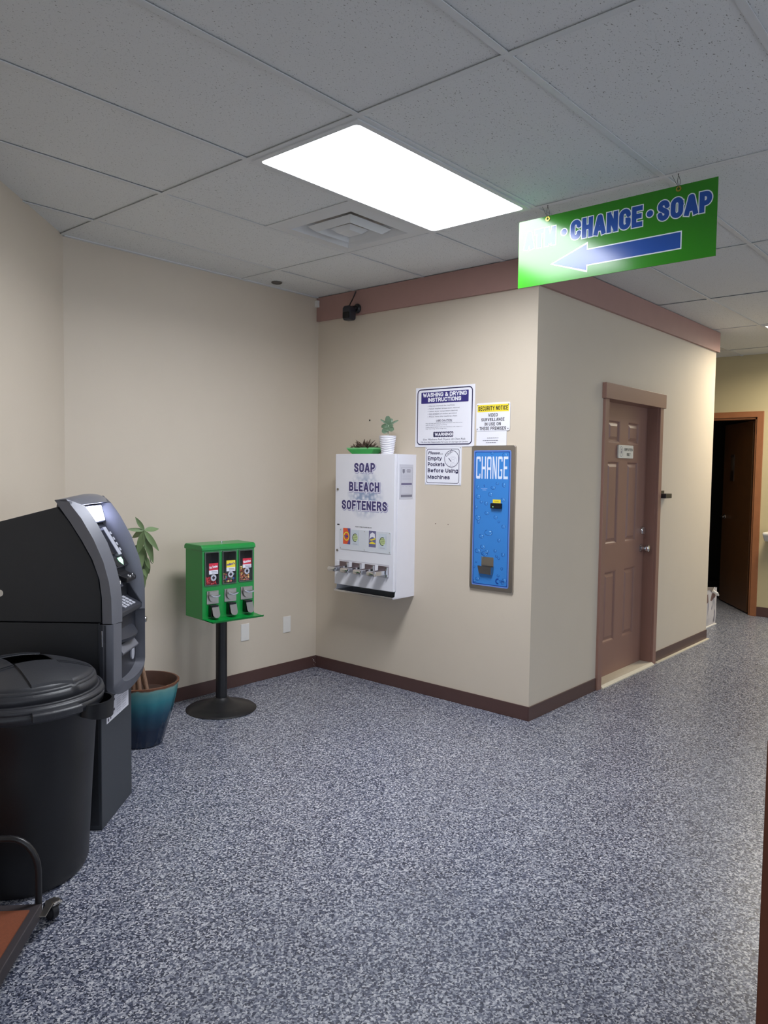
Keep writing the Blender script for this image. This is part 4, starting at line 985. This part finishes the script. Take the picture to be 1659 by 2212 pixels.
for v in bm.verts: v.co = (.79+v.co.x, .04+v.co.z, .99+v.co.y)
box(bm, .70, .80, .076, .09, .982, .998); placed('door_handle', bm, 'chrome', bevel=.003)
bm = B(); box(bm, .53, .64, .04, .044, 1.4, 1.7); ds = placed('door_sign', bm, mat('dark_brown_plate', (54, 40, 34), .4))
bm = B(); box(bm, .555, .615, .044, .0455, 1.52, 1.67); placed('sign_panel', bm, mat('dull_plate', (96, 84, 72), .5))
t = thing('wall_fixture', 'pale grey wall fixture on the yellow far wall at the right edge of the picture', 'fixture', (XF, 2.02, .80), radians(-90))
bm = B(); prism(bm, [(0, .095), (-.22, .095), (-.22, .07), (-.14, .0), (0, .0)], -.16, .16, lambda y, z, x: (x, y, z)); part('basin', bm, 'whitep', t, bevel=.01)
part('spout', box(B(), -.02, .02, -.06, -.03, .09, .13), 'chrome', t, bevel=.004)

# worn canvas hamper past the end of the right wall
t = thing('canvas_hamper', 'worn torn pale canvas hamper on the floor past the brown door wall', 'hamper', (7.60, 2.62, 0))
bm = B(); hw, hd = .19, .19
def jag(k): return .36+.018*sin(k*1.7)+.012*sin(k*3.1+1)
loft(bm, [[(x*hw*s_, y*hd*s_, z if z < .3 else jag(i)) for i, (x, y) in enumerate([(-1, -1), (-.6, -1), (-.2, -1.02), (.2, -1.01), (.6, -1), (1, -1), (1.01, -.4), (1, .3), (1, 1), (.3, 1), (-.4, 1), (-1, 1), (-1, .3), (-1, -.4)])] for z, s_ in ((.012, .97), (.09, 1.0), (.2, .99), (.3, 1.0), (.36, 1.02))], True)
bm.faces.new([bm.verts.new(p) for p in ((-.18, -.18, .015), (.18, -.18, .015), (.18, .18, .015), (-.18, .18, .015))])
part('canvas_body', bm, 'worn', t)
bm = B(); rr_ = []
for j in range(6):
    f = j/5; rr_.append([(-.19+.36*u_/8*(1-.35*f), -.10+.10*f+.012*sin(u_*1.3+j), .35+.19*f*(1-(u_/8)**1.6)+.008*sin(u_*2.1)) for u_ in range(9)])
loft(bm, rr_); part('torn_flap', bm, 'worn', t, smooth=True)
bm = B(); flat(bm, [(-.16, .30), (-.1, .325), (0, .33), (.1, .318), (.155, .295), (.14, .275), (.09, .268), (.04, .25), (-.02, .262), (-.06, .245), (-.12, .235), (-.17, .20)], -hd*1.004-.001); part('brown_stain', bm, 'stain', t, fix=False)
bm = B(); tube(bm, [(.06, -hd-.004, .345), (.09, -hd-.03, .325), (.15, -hd-.026, .295)], [.012, .014, .01], 8); part('toggle', bm, 'whitep', t, smooth=True)
bm = B()
for x, z0_, z1_ in ((-.16, .03, .18), (-.07, .1, .27), (.04, .16, .21), (.12, .03, .16)): flat(bm, [(x, z0_), (x+.022, z0_+.01), (x+.028, z1_), (x+.006, z1_-.02)], -hd*1.002-.0015)
part('scuff', bm, 'grey', t, fix=False)
part('base_strip', box(B(), -.185, .185, -.2, .185, 0, .014), 'whitep', t, bevel=.003)

# ---------------------------------------------------------------- cash machine (front turned to the right of the view)
ax, ay, _ = dvz(3.2, -1.40)
t = thing('cash_machine', 'dark grey cash machine with a lit white top panel', 'cash machine', (ax, ay, 0), YAW)
V = lambda v: -(v+1.40)                     # sideways offset -> local y (front is -y)
def sideprism(bm, pts, x0, x1): return prism(bm, [(V(p), z) for p, z in pts], x0, x1, lambda y, z, x: (x, y, z))
bm = B(); sideprism(bm, [(-1.68, .0), (-1.127, .0), (-1.127, .60), (-1.13, .849), (-1.68, .849)], -.174, .19); part('lower_cabinet', bm, 'atm_base', t, bevel=.003)
bm = B(); sideprism(bm, [(-1.68, .02), (-1.1385, .02), (-1.1385, .849), (-1.68, .849)], -.1755, .1915); part('side_panel', bm, 'atm_side', t, bevel=.001)
bm = B(); sideprism(bm, [(-1.68, .853), (-1.125, .853), (-1.125, .955), (-1.137, 1.04), (-1.165, 1.11), (-1.205, 1.184), (-1.25, 1.257), (-1.296, 1.314), (-1.521, 1.254), (-1.68, 1.212)], -.176, .192); part('upper_cabinet', bm, 'atm_side', t, bevel=.003)
bk = [(-1.295, 1.343), (-1.276, 1.314), (-1.234, 1.255), (-1.189, 1.183), (-1.148, 1.108), (-1.121, 1.03), (-1.112, .955), (-1.110, .853)]
cr = [(-1.25, 1.347), (-1.215, 1.302), (-1.19, 1.27), (-1.143, 1.188), (-1.105, 1.10), (-1.084, 1.02), (-1.075, .955), (-1.073, .853)]
op = [(-1.195, 1.318), (-1.172, 1.287), (-1.152, 1.257), (-1.106, 1.172), (-1.074, 1.085), (-1.056, 1.01), (-1.049, .95), (-1.048, .853)]
bm = B()
for s in (-1, 1):
    rows = []
    for (bv, bz_), (cv, cz), (ov, oz) in zip(bk, cr, op):
        rows.append([(s*.2, V(bv), bz_), (s*.2, V(cv), cz), (s*.194, V(cv)-.004, cz-.002), (s*.146, V(ov)+.002, oz), (s*.140, V(ov)+.012, oz), (s*.140, V(ov)+.12, oz-.01), (s*.17, V(bv), bz_)])
    loft(bm, rows, True, True)
part('bezel', bm, 'atm_bez', t, smooth=True)
bm = B(); rows = []
for k in range(13):
    x = -.2+.4*k/12; q = 1-(x/.2)**2
    rows.append([(x, V(-1.296), 1.341+.008*q), (x, V(-1.256+.01*q), 1.345+.016*q), (x, V(-1.238+.024*q), 1.336+.014*q), (x*.985, V(-1.229+.036*q), 1.319+.006*q), (x*.98, V(-1.25), 1.315), (x, V(-1.29), 1.334)])
loft(bm, rows, True, True); part('visor', bm, 'atm_bez', t, smooth=True)
bm = B(); fv = [(v-.092, z-.004) for v, z in op]
loft(bm, [[(-.146, V(v), z) for v, z in fv], [(.146, V(v), z) for v, z in fv]]); part('fascia', bm, 'atm_in', t)
def tilt(bm, p0, p1, x0, x1, th):            # block lying along the line p0->p1 in the side view
    d = Vector((p1[0]-p0[0], p1[1]-p0[1])).normalized(); n = Vector((-d.y, d.x)); n = n if n.x > 0 else -n
    return sideprism(bm, [p0, p1, (p1[0]+n.x*th, p1[1]+n.y*th), (p0[0]+n.x*th, p0[1]+n.y*th)], x0, x1)
lb = part('light_frame', sideprism(B(), [(-1.237, 1.312), (-1.2165, 1.236), (-1.262, 1.236), (-1.30, 1.312)], -.142, .137), 'atm_in', t, bevel=.002)
part('light_panel', tilt(B(), (-1.2355, 1.308), (-1.2180, 1.243), -.13, .116, .007), emis('white_lit_panel', (206, 214, 255), 16.), t, bevel=.004)
sb = part('screen_panel', tilt(B(), (-1.232, 1.213), (-1.130, 1.042), -.135, .139, .014), 'atm_in', t, bevel=.003)
part('screen', tilt(B(), (-1.208, 1.198), (-1.150, 1.10), -.09, .062, .0155), 'glass_dk', sb)
part('screen_trim', tilt(B(), (-1.215, 1.208), (-1.146, 1.092), .050, .086, .0185), 'atm_lt', sb, bevel=.001)
for k in range(4):
    f = .2+.16*k; p = Vector((-1.220, 1.215)).lerp(Vector((-1.135, 1.072)), f); q = p+Vector((.510, -.860))*.014
    part('function_key', tilt(B(), tuple(p), tuple(q), .096, .113, .0175), 'atm_lt', sb, bevel=.001)
part('indicator_panel', tilt(B(), (-1.153, 1.08), (-1.132, 1.046), .0, .13, .016), 'black', sb)
bm = B(); n0 = Vector((.86, .51))
def onp(x, f, h=.0172):
    p = Vector((-1.153, 1.08)).lerp(Vector((-1.132, 1.046)), f)+n0*h; return (x, V(p.x), p.y)
bm.faces.new([bm.verts.new(onp(*q)) for q in ((.045, .05), (.095, .05), (.095, .45), (.07, .98), (.045, .45))])
part('green_arrow', bm, emis('green_indicator', (30, 230, 130), .9), sb)
bm = B(); sideprism(bm, [(-1.15, 1.035), (-1.115, 1.015), (-1.085, 1.005), (-1.085, .985), (-1.15, .985)], .02, .135); cr_ = part('card_reader', bm, 'black', t, bevel=.004)
bm = B()
for x, z, r in ((.04, 1.012, .006), (.065, 1.004, .009), (.092, 1.01, .007), (.11, .998, .008)): ball(bm, (x, V(-1.088), z), r, 1, .5, 1, 8, 6)
part('slot_glint', bm, 'chrome', cr_, smooth=True)
bm = B(); sideprism(bm, [(-1.16, 1.01), (-1.115, 1.002), (-1.10, .97), (-1.12, .965), (-1.16, .985)], -.10, .02); rs = part('receipt_slot', bm, 'atm_in', t, bevel=.003)
part('white_mark', box(B(), -.03, -.018, V(-1.1075), V(-1.10), .985, .999), 'whitep', rs)
bm = B(); sideprism(bm, [(-1.16, .93), (-1.145, .926), (-1.062, .882), (-1.062, .862), (-1.085, .847), (-1.16, .85)], -.146, .146); ks = part('keypad_shelf', bm, 'atm_in', t, bevel=.004)
for i in range(4):
    for j in range(4):
        f = .22+.17*j; v, z = -1.145+.083*f, .926-.044*f
        part('key', sideprism(B(), [(v, z), (v+.012, z-.006), (v+.0135, z-.002), (v+.0015, z+.004)], -.05+i*.036, -.024+i*.036), 'atm_lt', ks)
bm = B(); loft(bm, [[(.1455, V(-1.115), .965), (.1455, V(-1.15), .965), (.1455, V(-1.085), .87), (.1455, V(-1.06), .88)], [(.132, V(-1.115), .965), (.132, V(-1.15), .965), (.132, V(-1.085), .87), (.132, V(-1.06), .88)]], True, True); part('side_rail', bm, 'atm_in', ks, bevel=.001)
# lower bezel with a rounded foot
def foot(x0, x1, zt, zs, zb, n=14): return [(x0, zt), (x0, zs)]+[((x0+x1)/2-(x1-x0)/2*cos(pi*k/n), zs-(zs-zb)*sin(pi*k/n)**.8) for k in range(1, n)]+[(x1, zs), (x1, zt)]
o_, i_ = foot(-.2, .2, .849, .61, .535), foot(-.15, .152, .849, .635, .585)
bm = B(); prism(bm, o_, V(-1.125), V(-1.095), lambda p, q, y: (p, y, q)); part('lower_face', bm, 'atm_in', t, bevel=.002)
bm = B()
rows = [[(p, V(a), q) for p, q in pts_] for a, pts_ in ((-1.110, o_), (-1.0735, o_), (-1.068, [(p*.985, q+.003) for p, q in o_]), (-1.052, i_), (-1.096, i_))]
R = [[bm.verts.new(p) for p in row] for row in rows]
for a_, b_ in zip(R[:-1], R[1:]):
    for k in range(len(a_)-1): bm.faces.new((a_[k], a_[k+1], b_[k+1], b_[k]))
part('lower_trim', bm, 'atm_bez', t, smooth=True)
bm = B(); rows = []
for k in range(9):
    x = -.12+.255*k/8; q = 1-((x-.0075)/.1275)**2
    rows.append([(x, V(-1.097), .80), (x, V(-1.097+.012*q), .785), (x, V(-1.085+.035*q), .765), (x, V(-1.09+.035*q), .752), (x, V(-1.097), .752)])
loft(bm, rows, True, True); cv = part('cash_slot_hood', bm, 'atm_in', t, smooth=True)
bm = B(); sideprism(bm, [(-1.097, .745), (-1.08, .74), (-1.058, .712), (-1.062, .703), (-1.097, .703)], -.11, .085); part('cash_tray', bm, 'atm_bez', cv, bevel=.003)
bm = B(); prism(bm, oval(.098, .70, .022, .055, 24), V(-1.0945), V(-1.0935), lambda p, q, y: (p, y, q)); fn = part('finger_notch', bm, 'black', t)
bm = B(); prism(bm, [(.098+.021*cos(a), .668+.03*sin(a)) for a in [2*pi*k/20 for k in range(20)]], V(-1.0945), V(-1.088), lambda p, q, y: (p, y, q)); part('polished_cup', bm, 'atm_lt', fn)
bm = B(); cyl(bm, (.17, V(-1.062), .80), (.17, V(-1.051), .80), .012, 18); part('lock', bm, 'chrome', t, bevel=.002)
bm = B(); cyl(bm, (-.199, V(-1.1125), .76), (-.199, V(-1.1125), .825), .003, 8); part('hinge_pin', bm, 'chrome', t)
bm = B(); cyl(bm, (-.1765, V(-1.527), .967), (-.179, V(-1.527), .967), .014, 18); part('side_lock', bm, 'chrome', t)
st = part('service_sticker', box(B(), -.117, .149, V(-1.127)-.0006, V(-1.127)-.0001, .419, .513), 'paper', t)
F = V(-1.127)-.001
bm = B()
for z in (.503, .491, .482, .473, .464, .452, .44, .431): 
    for x0, x1 in ((.0, .06), (.07, .13)): rect(bm, x0, x1-random.uniform(0, .02), z, z+.0028, F)
ink('print_line', bm, 'lgrey', st)
bm = B()
for k in range(4):
    rect(bm, -.106, -.092, .425+k*.021, .438+k*.021, F); rect(bm, -.078, -.066, .428+k*.021, .437+k*.021, F)
    if k % 2: rect(bm, -.04, -.024, .43+k*.021, .44+k*.021, F)
ink('print_block', bm, mat('dark_print', (70, 64, 84), .6), st)

# ---------------------------------------------------------------- black trash can
tx_, ty_, _ = dvz(2.72, -1.305)
t = thing('trash_can', 'large black plastic trash can with domed lid beside the cash machine', 'trash can', (tx_, ty_, 0), YAW-radians(45))
def oct_(a, z):
    k = max(0, 1-z/.6); return 1+.05*k*abs(cos(2*a+.4))**3*(1 if z < .62 else 0)-.02*k
bm = B(); lathe(bm, [(.2, .0), (.215, .006), (.222, .03), (.236, .25), (.249, .45), (.258, .58), (.266, .60), (.266, .64), (.258, .645), (.25, .60), (.21, .03), (.001, .03)], 56, mod=oct_)
part('body', bm, 'bin', t, smooth=True)
bm = B(); lathe(bm, [(.262, .615), (.283, .622), (.286, .655), (.281, .672), (.268, .676), (.262, .68), (.256, .712), (.246, .724)], 64, cap=False)
R_ = .246; N_ = 64
def dome(r): return .724+.06*(1-(r/R_)**2)
prev = [v for v in bm.verts if abs(v.co.z-.724) < 1e-5]
rad = [R_, .225, .2, .17, .14, .11, .08, .05, .025]
rows = [[(r*cos(2*pi*k/N_), r*sin(2*pi*k/N_), dome(r)) for k in range(N_)] for r in rad]
loft(bm, rows, True); c_ = bm.verts.new((0, 0, dome(0)))
bmesh.ops.remove_doubles(bm, verts=bm.verts, dist=1e-4)
tip = [v for v in bm.verts if abs((v.co.xy.length)-.025) < 1e-3 and v.co.z > .776]
tip.sort(key=lambda v: math.atan2(v.co.y, v.co.x))
if c_.is_valid:
    for k in range(len(tip)): bm.faces.new((tip[k], tip[(k+1) % len(tip)], c_))
HX0, HX1, HY0, HY1 = -.045, .098, -.072, .07               # square opening in the dome
for co, no in (((HX1, 0, 0), (1, 0, 0)), ((HX0, 0, 0), (1, 0, 0)), ((0, HY0, 0), (0, 1, 0)), ((0, HY1, 0), (0, 1, 0))):
    bmesh.ops.bisect_plane(bm, geom=bm.verts[:]+bm.edges[:]+bm.faces[:], plane_co=co, plane_no=no, dist=1e-5)
kill = [f for f in bm.faces if f.calc_center_median().z > .735 and HX0 < f.calc_center_median().x < HX1 and HY0 < f.calc_center_median().y < HY1]
bmesh.ops.delete(bm, geom=kill, context='FACES')
ld = part('lid', bm, 'lid', t, smooth=True); ld.modifiers['split'].split_angle = radians(13)
k_ = ld.modifiers.new('thickness', 'SOLIDIFY'); k_.thickness = .003; k_.offset = -1
def strip(x0, x1, y0_, y1_, h, drop=False, n=10):
    """raised panel that follows the dome"""
    bm = B(); g = []
    dz = lambda x, y: dome(min(R_-.001, sqrt(x*x+y*y)))
    for k in range(n+1):
        y = y0_+(y1_-y0_)*k/n; row = []
        for j in range(9):
            x = x0+(x1-x0)*j/8; row.append((x, y, dz(x, y)+h))
        row = [(x0-.001, y, dz(x0, y)-.004)]+row+[(x1+.001, y, dz(x1, y)-.004)]
        g.append(row)
    s_ = 1 if y1_ > y0_ else -1
    g = [[(p[0], p[1], p[2]-h-.004) for p in g[0]]]+g
    if drop: g += [[(p[0], p[1]+s_*.006, p[2]-.012) for p in g[-1]], [(p[0], p[1]+s_*.012, .684) for p in g[-1]]]
    else: g += [[(p[0], p[1], p[2]-h-.004) for p in g[-1]]]
    return loft(bm, g)
part('flap', strip(HX0+.001, HX1-.001, HY0-.002, -.225, .007, True), 'lid', t, smooth=True, label='raised front lid flap')
part('flap', strip(HX0+.001, HX1-.001, HY1+.003, .218, .006), 'lid', t, smooth=True, label='rear lid flap behind the square opening')
for x0, x1 in ((-.226, HX0-.005), (HX1+.005, .226)):
    for y in (HY0-.012, HY0+.002): 
        part('lid_ridge', strip(x0, x1, y, y+.005, .004, n=2), 'lid', t, smooth=True)
def rimblock(a0, a1, r0_, r1_, z0_, z1_, bm, n=8):
    rows = []
    for k in range(n+1):
        a = radians(a0+(a1-a0)*k/n); rows.append([(r*cos(a), r*sin(a), z) for r, z in ((r0_, z0_), (r1_, z0_), (r1_, z1_-.006), (r1_-.006, z1_), (r0_, z1_))])
    return loft(bm, rows, True, True)
part('lid_clip', rimblock(-103, -71, .27, .312, .635, .662, B()), 'lid', t, bevel=.002)
bm = B(); rows = []
for k in range(13):
    a = radians(-64+36*k/12); q = sin(pi*k/12)**.6
    r1 = .27+.062*q; rows.append([(r*cos(a), r*sin(a), z) for r, z in ((r1-.010, .60-.02*q), (r1, .598-.02*q), (r1+.003, .64), (r1-.006, .64))])
loft(bm, rows, True, True); part('side_handle', bm, 'bin', t, smooth=True)
bm = B(); rows = []
for k in range(13):
    a = radians(116+36*k/12); q = sin(pi*k/12)**.6
    r1 = .27+.062*q; rows.append([(r*cos(a), r*sin(a), z) for r, z in ((r1-.010, .60-.02*q), (r1, .598-.02*q), (r1+.003, .64), (r1-.006, .64))])
loft(bm, rows, True, True); part('side_handle', bm, 'bin', t, smooth=True)

# ---------------------------------------------------------------- low platform cart
cx_, cy_, _ = dvz(2.338, -1.063)
t = thing('platform_cart', 'low platform cart with rust brown deck at the lower left corner', 'cart', (cx_, cy_, 0), YAW+radians(6))
bm = B(); box(bm, -.80, 0, 0, .50, .056, .098); box(bm, -.80, -.768, 0, .50, .098, .104); part('deck_frame', bm, 'rubber', t, bevel=.006)
part('deck_carpet', box(B(), -.765, -.042, .023, .466, .096, .1025), 'deck', t)
for x, y, rz_ in ((.063, -.022, 50), (.063, .47, 50), (-.72, .03, 20), (-.72, .47, 20)):
    Q = Matrix.Translation((x, y, 0)) @ Matrix.Rotation(radians(rz_), 4, 'Z')
    bm = B(); box(bm, -.014, .014, -.014, .014, .066, .070); cyl(bm, (0, 0, .064), (0, 0, .073), .014, 16); box(bm, -.012, .032, -.017, .017, .061, .065)
    for q in (-1, 1): prism(bm, [(-.010, .064), (.03, .064), (.034, .030), (.026, .024), (.018, .030)], q*.0165-.0013, q*.0165+.0013, lambda p, z, yy: (p, yy, z))
    bm.transform(Q); box(bm, x-.09, x+.012, y+.002, y+.024, .068, .071) if x > 0 else box(bm, x-.02, x+.02, y-.02, y+.02, .05, .066); ca = part('caster', bm, 'steel', t, bevel=.001)
    bm = B(); cyl(bm, (.026, -.0115, .0305), (.026, .0115, .0305), .0305, 28); bm.transform(Q); part('wheel', bm, 'black', ca, bevel=.004)
bm = B(); pts = [(.006, .012, .06), (.006, .012, .20)]+[(.006, .012+.085*(1-cos(radians(a))), .20+.108*sin(radians(a))) for a in range(12, 91, 13)]+[(.006, .40-.0, .308)]+[(.006, .40+.085*sin(radians(a)), .20+.108*cos(radians(a))) for a in range(12, 91, 13)]+[(.006, .488, .06)]
tube(bm, pts, .0105, 12); hd_ = part('handle_tube', bm, 'blackm', t, smooth=True)
bm = B(); tube(bm, [(.006, .135, .300), (.006, .20, .23), (.006, .20, .10)], .006, 8); part('handle_brace', bm, 'blackm', hd_, smooth=True)

# ---------------------------------------------------------------- brown counter end at the right edge of the picture
t = thing('wood_counter', 'dark brown wooden counter end at the right edge of the picture', 'counter', (1.42, -.35, 0))
part('end_panel', box(B(), 0, .03, 0, .70, .0, 1.02), 'counter', t, bevel=.002)
part('side_panel', box(B(), .03, .9, .67, .70, .0, 1.02), 'counter', t)
part('countertop', box(B(), -.0, .92, -.02, .70, 1.02, 1.05), 'counter', t, bevel=.004)

# ---------------------------------------------------------------- potted money tree behind the cash machine
px_, py_ = 2.19, 3.615
t = thing('potted_tree', 'braided money tree in a teal glazed floor pot behind the cash machine', 'plant', (px_, py_, 0), YAW-radians(90))
flute = lambda a, z: 1+(.018*abs(sin(a*8)) if .03 < z < .30 else 0)
bm = B(); lathe(bm, [(.104, 0), (.112, .006), (.122, .05), (.146, .13), (.168, .21), (.184, .28), (.192, .315), (.197, .33), (.198, .338), (.193, .3395), (.1895, .3386)], 96, mod=flute, cap=False)
part('pot', bm, 'glaze', t, smooth=True)
bm = B(); lathe(bm, [(.1915, .3385), (.186, .3388), (.180, .325), (.166, .27), (.150, .262), (.15, .25)], 48, cap=False); part('pot_lining', bm, mat('brown_bare_clay', (74, 48, 38), .6, vary=.2), t, smooth=True)
bm = B(); lathe(bm, [(.163, .25), (.163, .268), (.09, .278), (.001, .28)], 28); part('soil', bm, 'soil', t, smooth=True)
for x, y, ex, ey in ((-.012, -.075, -.03, -.015), (.022, -.085, -.012, -.02), (.062, -.07, -.01, .0), (.035, .0, -.03, .012)):
    pts = []; n = 20
    for k in range(n+1):
        f = k/n; z = .262+.52*f; g_ = min(1, f/.42)
        pts.append((x+(ex-x)*g_+.008*sin(f*11+x*90)*f, y+(ey-y)*g_+.008*cos(f*11+x*90)*f, z))
    part('trunk', tube(B(), pts, [.0115-.004*k/n for k in range(n+1)], 9), 'bark', t, smooth=True)
bm = B(); stems = B()
lance = lambda f: (sin(pi*min(1, f**.85*.97+.02))**.9)
def palm(c, vs, y=.0):
    for dx, dz, dy, w_ in vs:
        d = Vector((dx, dy, dz)); l = d.length
        leaf(bm, c, d, l, w_, upv=Vector((0, -.9, .45)), bend=.0, n=8, prof=lance)
A = (.030, -.03, 1.143)
palm(A, [(-.041, .072, -.02, .024), (-.083, .008, -.03, .022), (.052, .004, .08, .034), (-.075, -.042, .03, .036), (-.03, -.125, -.02, .04), (.052, -.168, -.02, .04), (.085, -.104, -.03, .03)])
tube(stems, [(.0, .0, .76), (.01, .01, .95), (.02, .0, 1.07), A], [.007, .005, .003, .002], 6)
for c, vs in (((.012, -.01, 1.06), [(-.05, -.02, -.05, .03), (.01, -.13, -.06, .034), (.034, -.09, -.03, .026), (-.04, -.12, -.02, .036), (-.02, .03, .05, .03)]),
              ((.022, .02, 1.0), [(.01, -.13, -.04, .036), (-.02, -.14, -.03, .04), (.034, -.06, -.05, .024), (-.06, -.09, .0, .036), (.0, -.10, .05, .034)]),
              ((.02, -.02, .94), [(.012, -.12, -.04, .034), (-.02, -.13, -.02, .036), (.03, -.04, -.04, .018), (-.05, -.06, -.03, .034)]),
              ((-.03, .06, 1.02), [(-.09, .03, .02, .034), (-.07, -.08, .03, .036), (-.02, -.12, .05, .036), (.02, .03, .08, .03)])):
    palm(c, vs); tube(stems, [(0, 0, .74), (c[0]*.6+.012, c[1]*.6, (.74+c[2])/2+.05), c], [.006, .004, .002], 6)
tube(stems, [(A[0]+.018, A[1], 1.06), (.055, -.04, 1.02), (.07, -.05, .978), (.078, -.05, .972)], .0022, 5)
part('foliage', bm, 'leafm', t, smooth=True, fix=False); part('stem', stems, 'leafd', t, smooth=True)
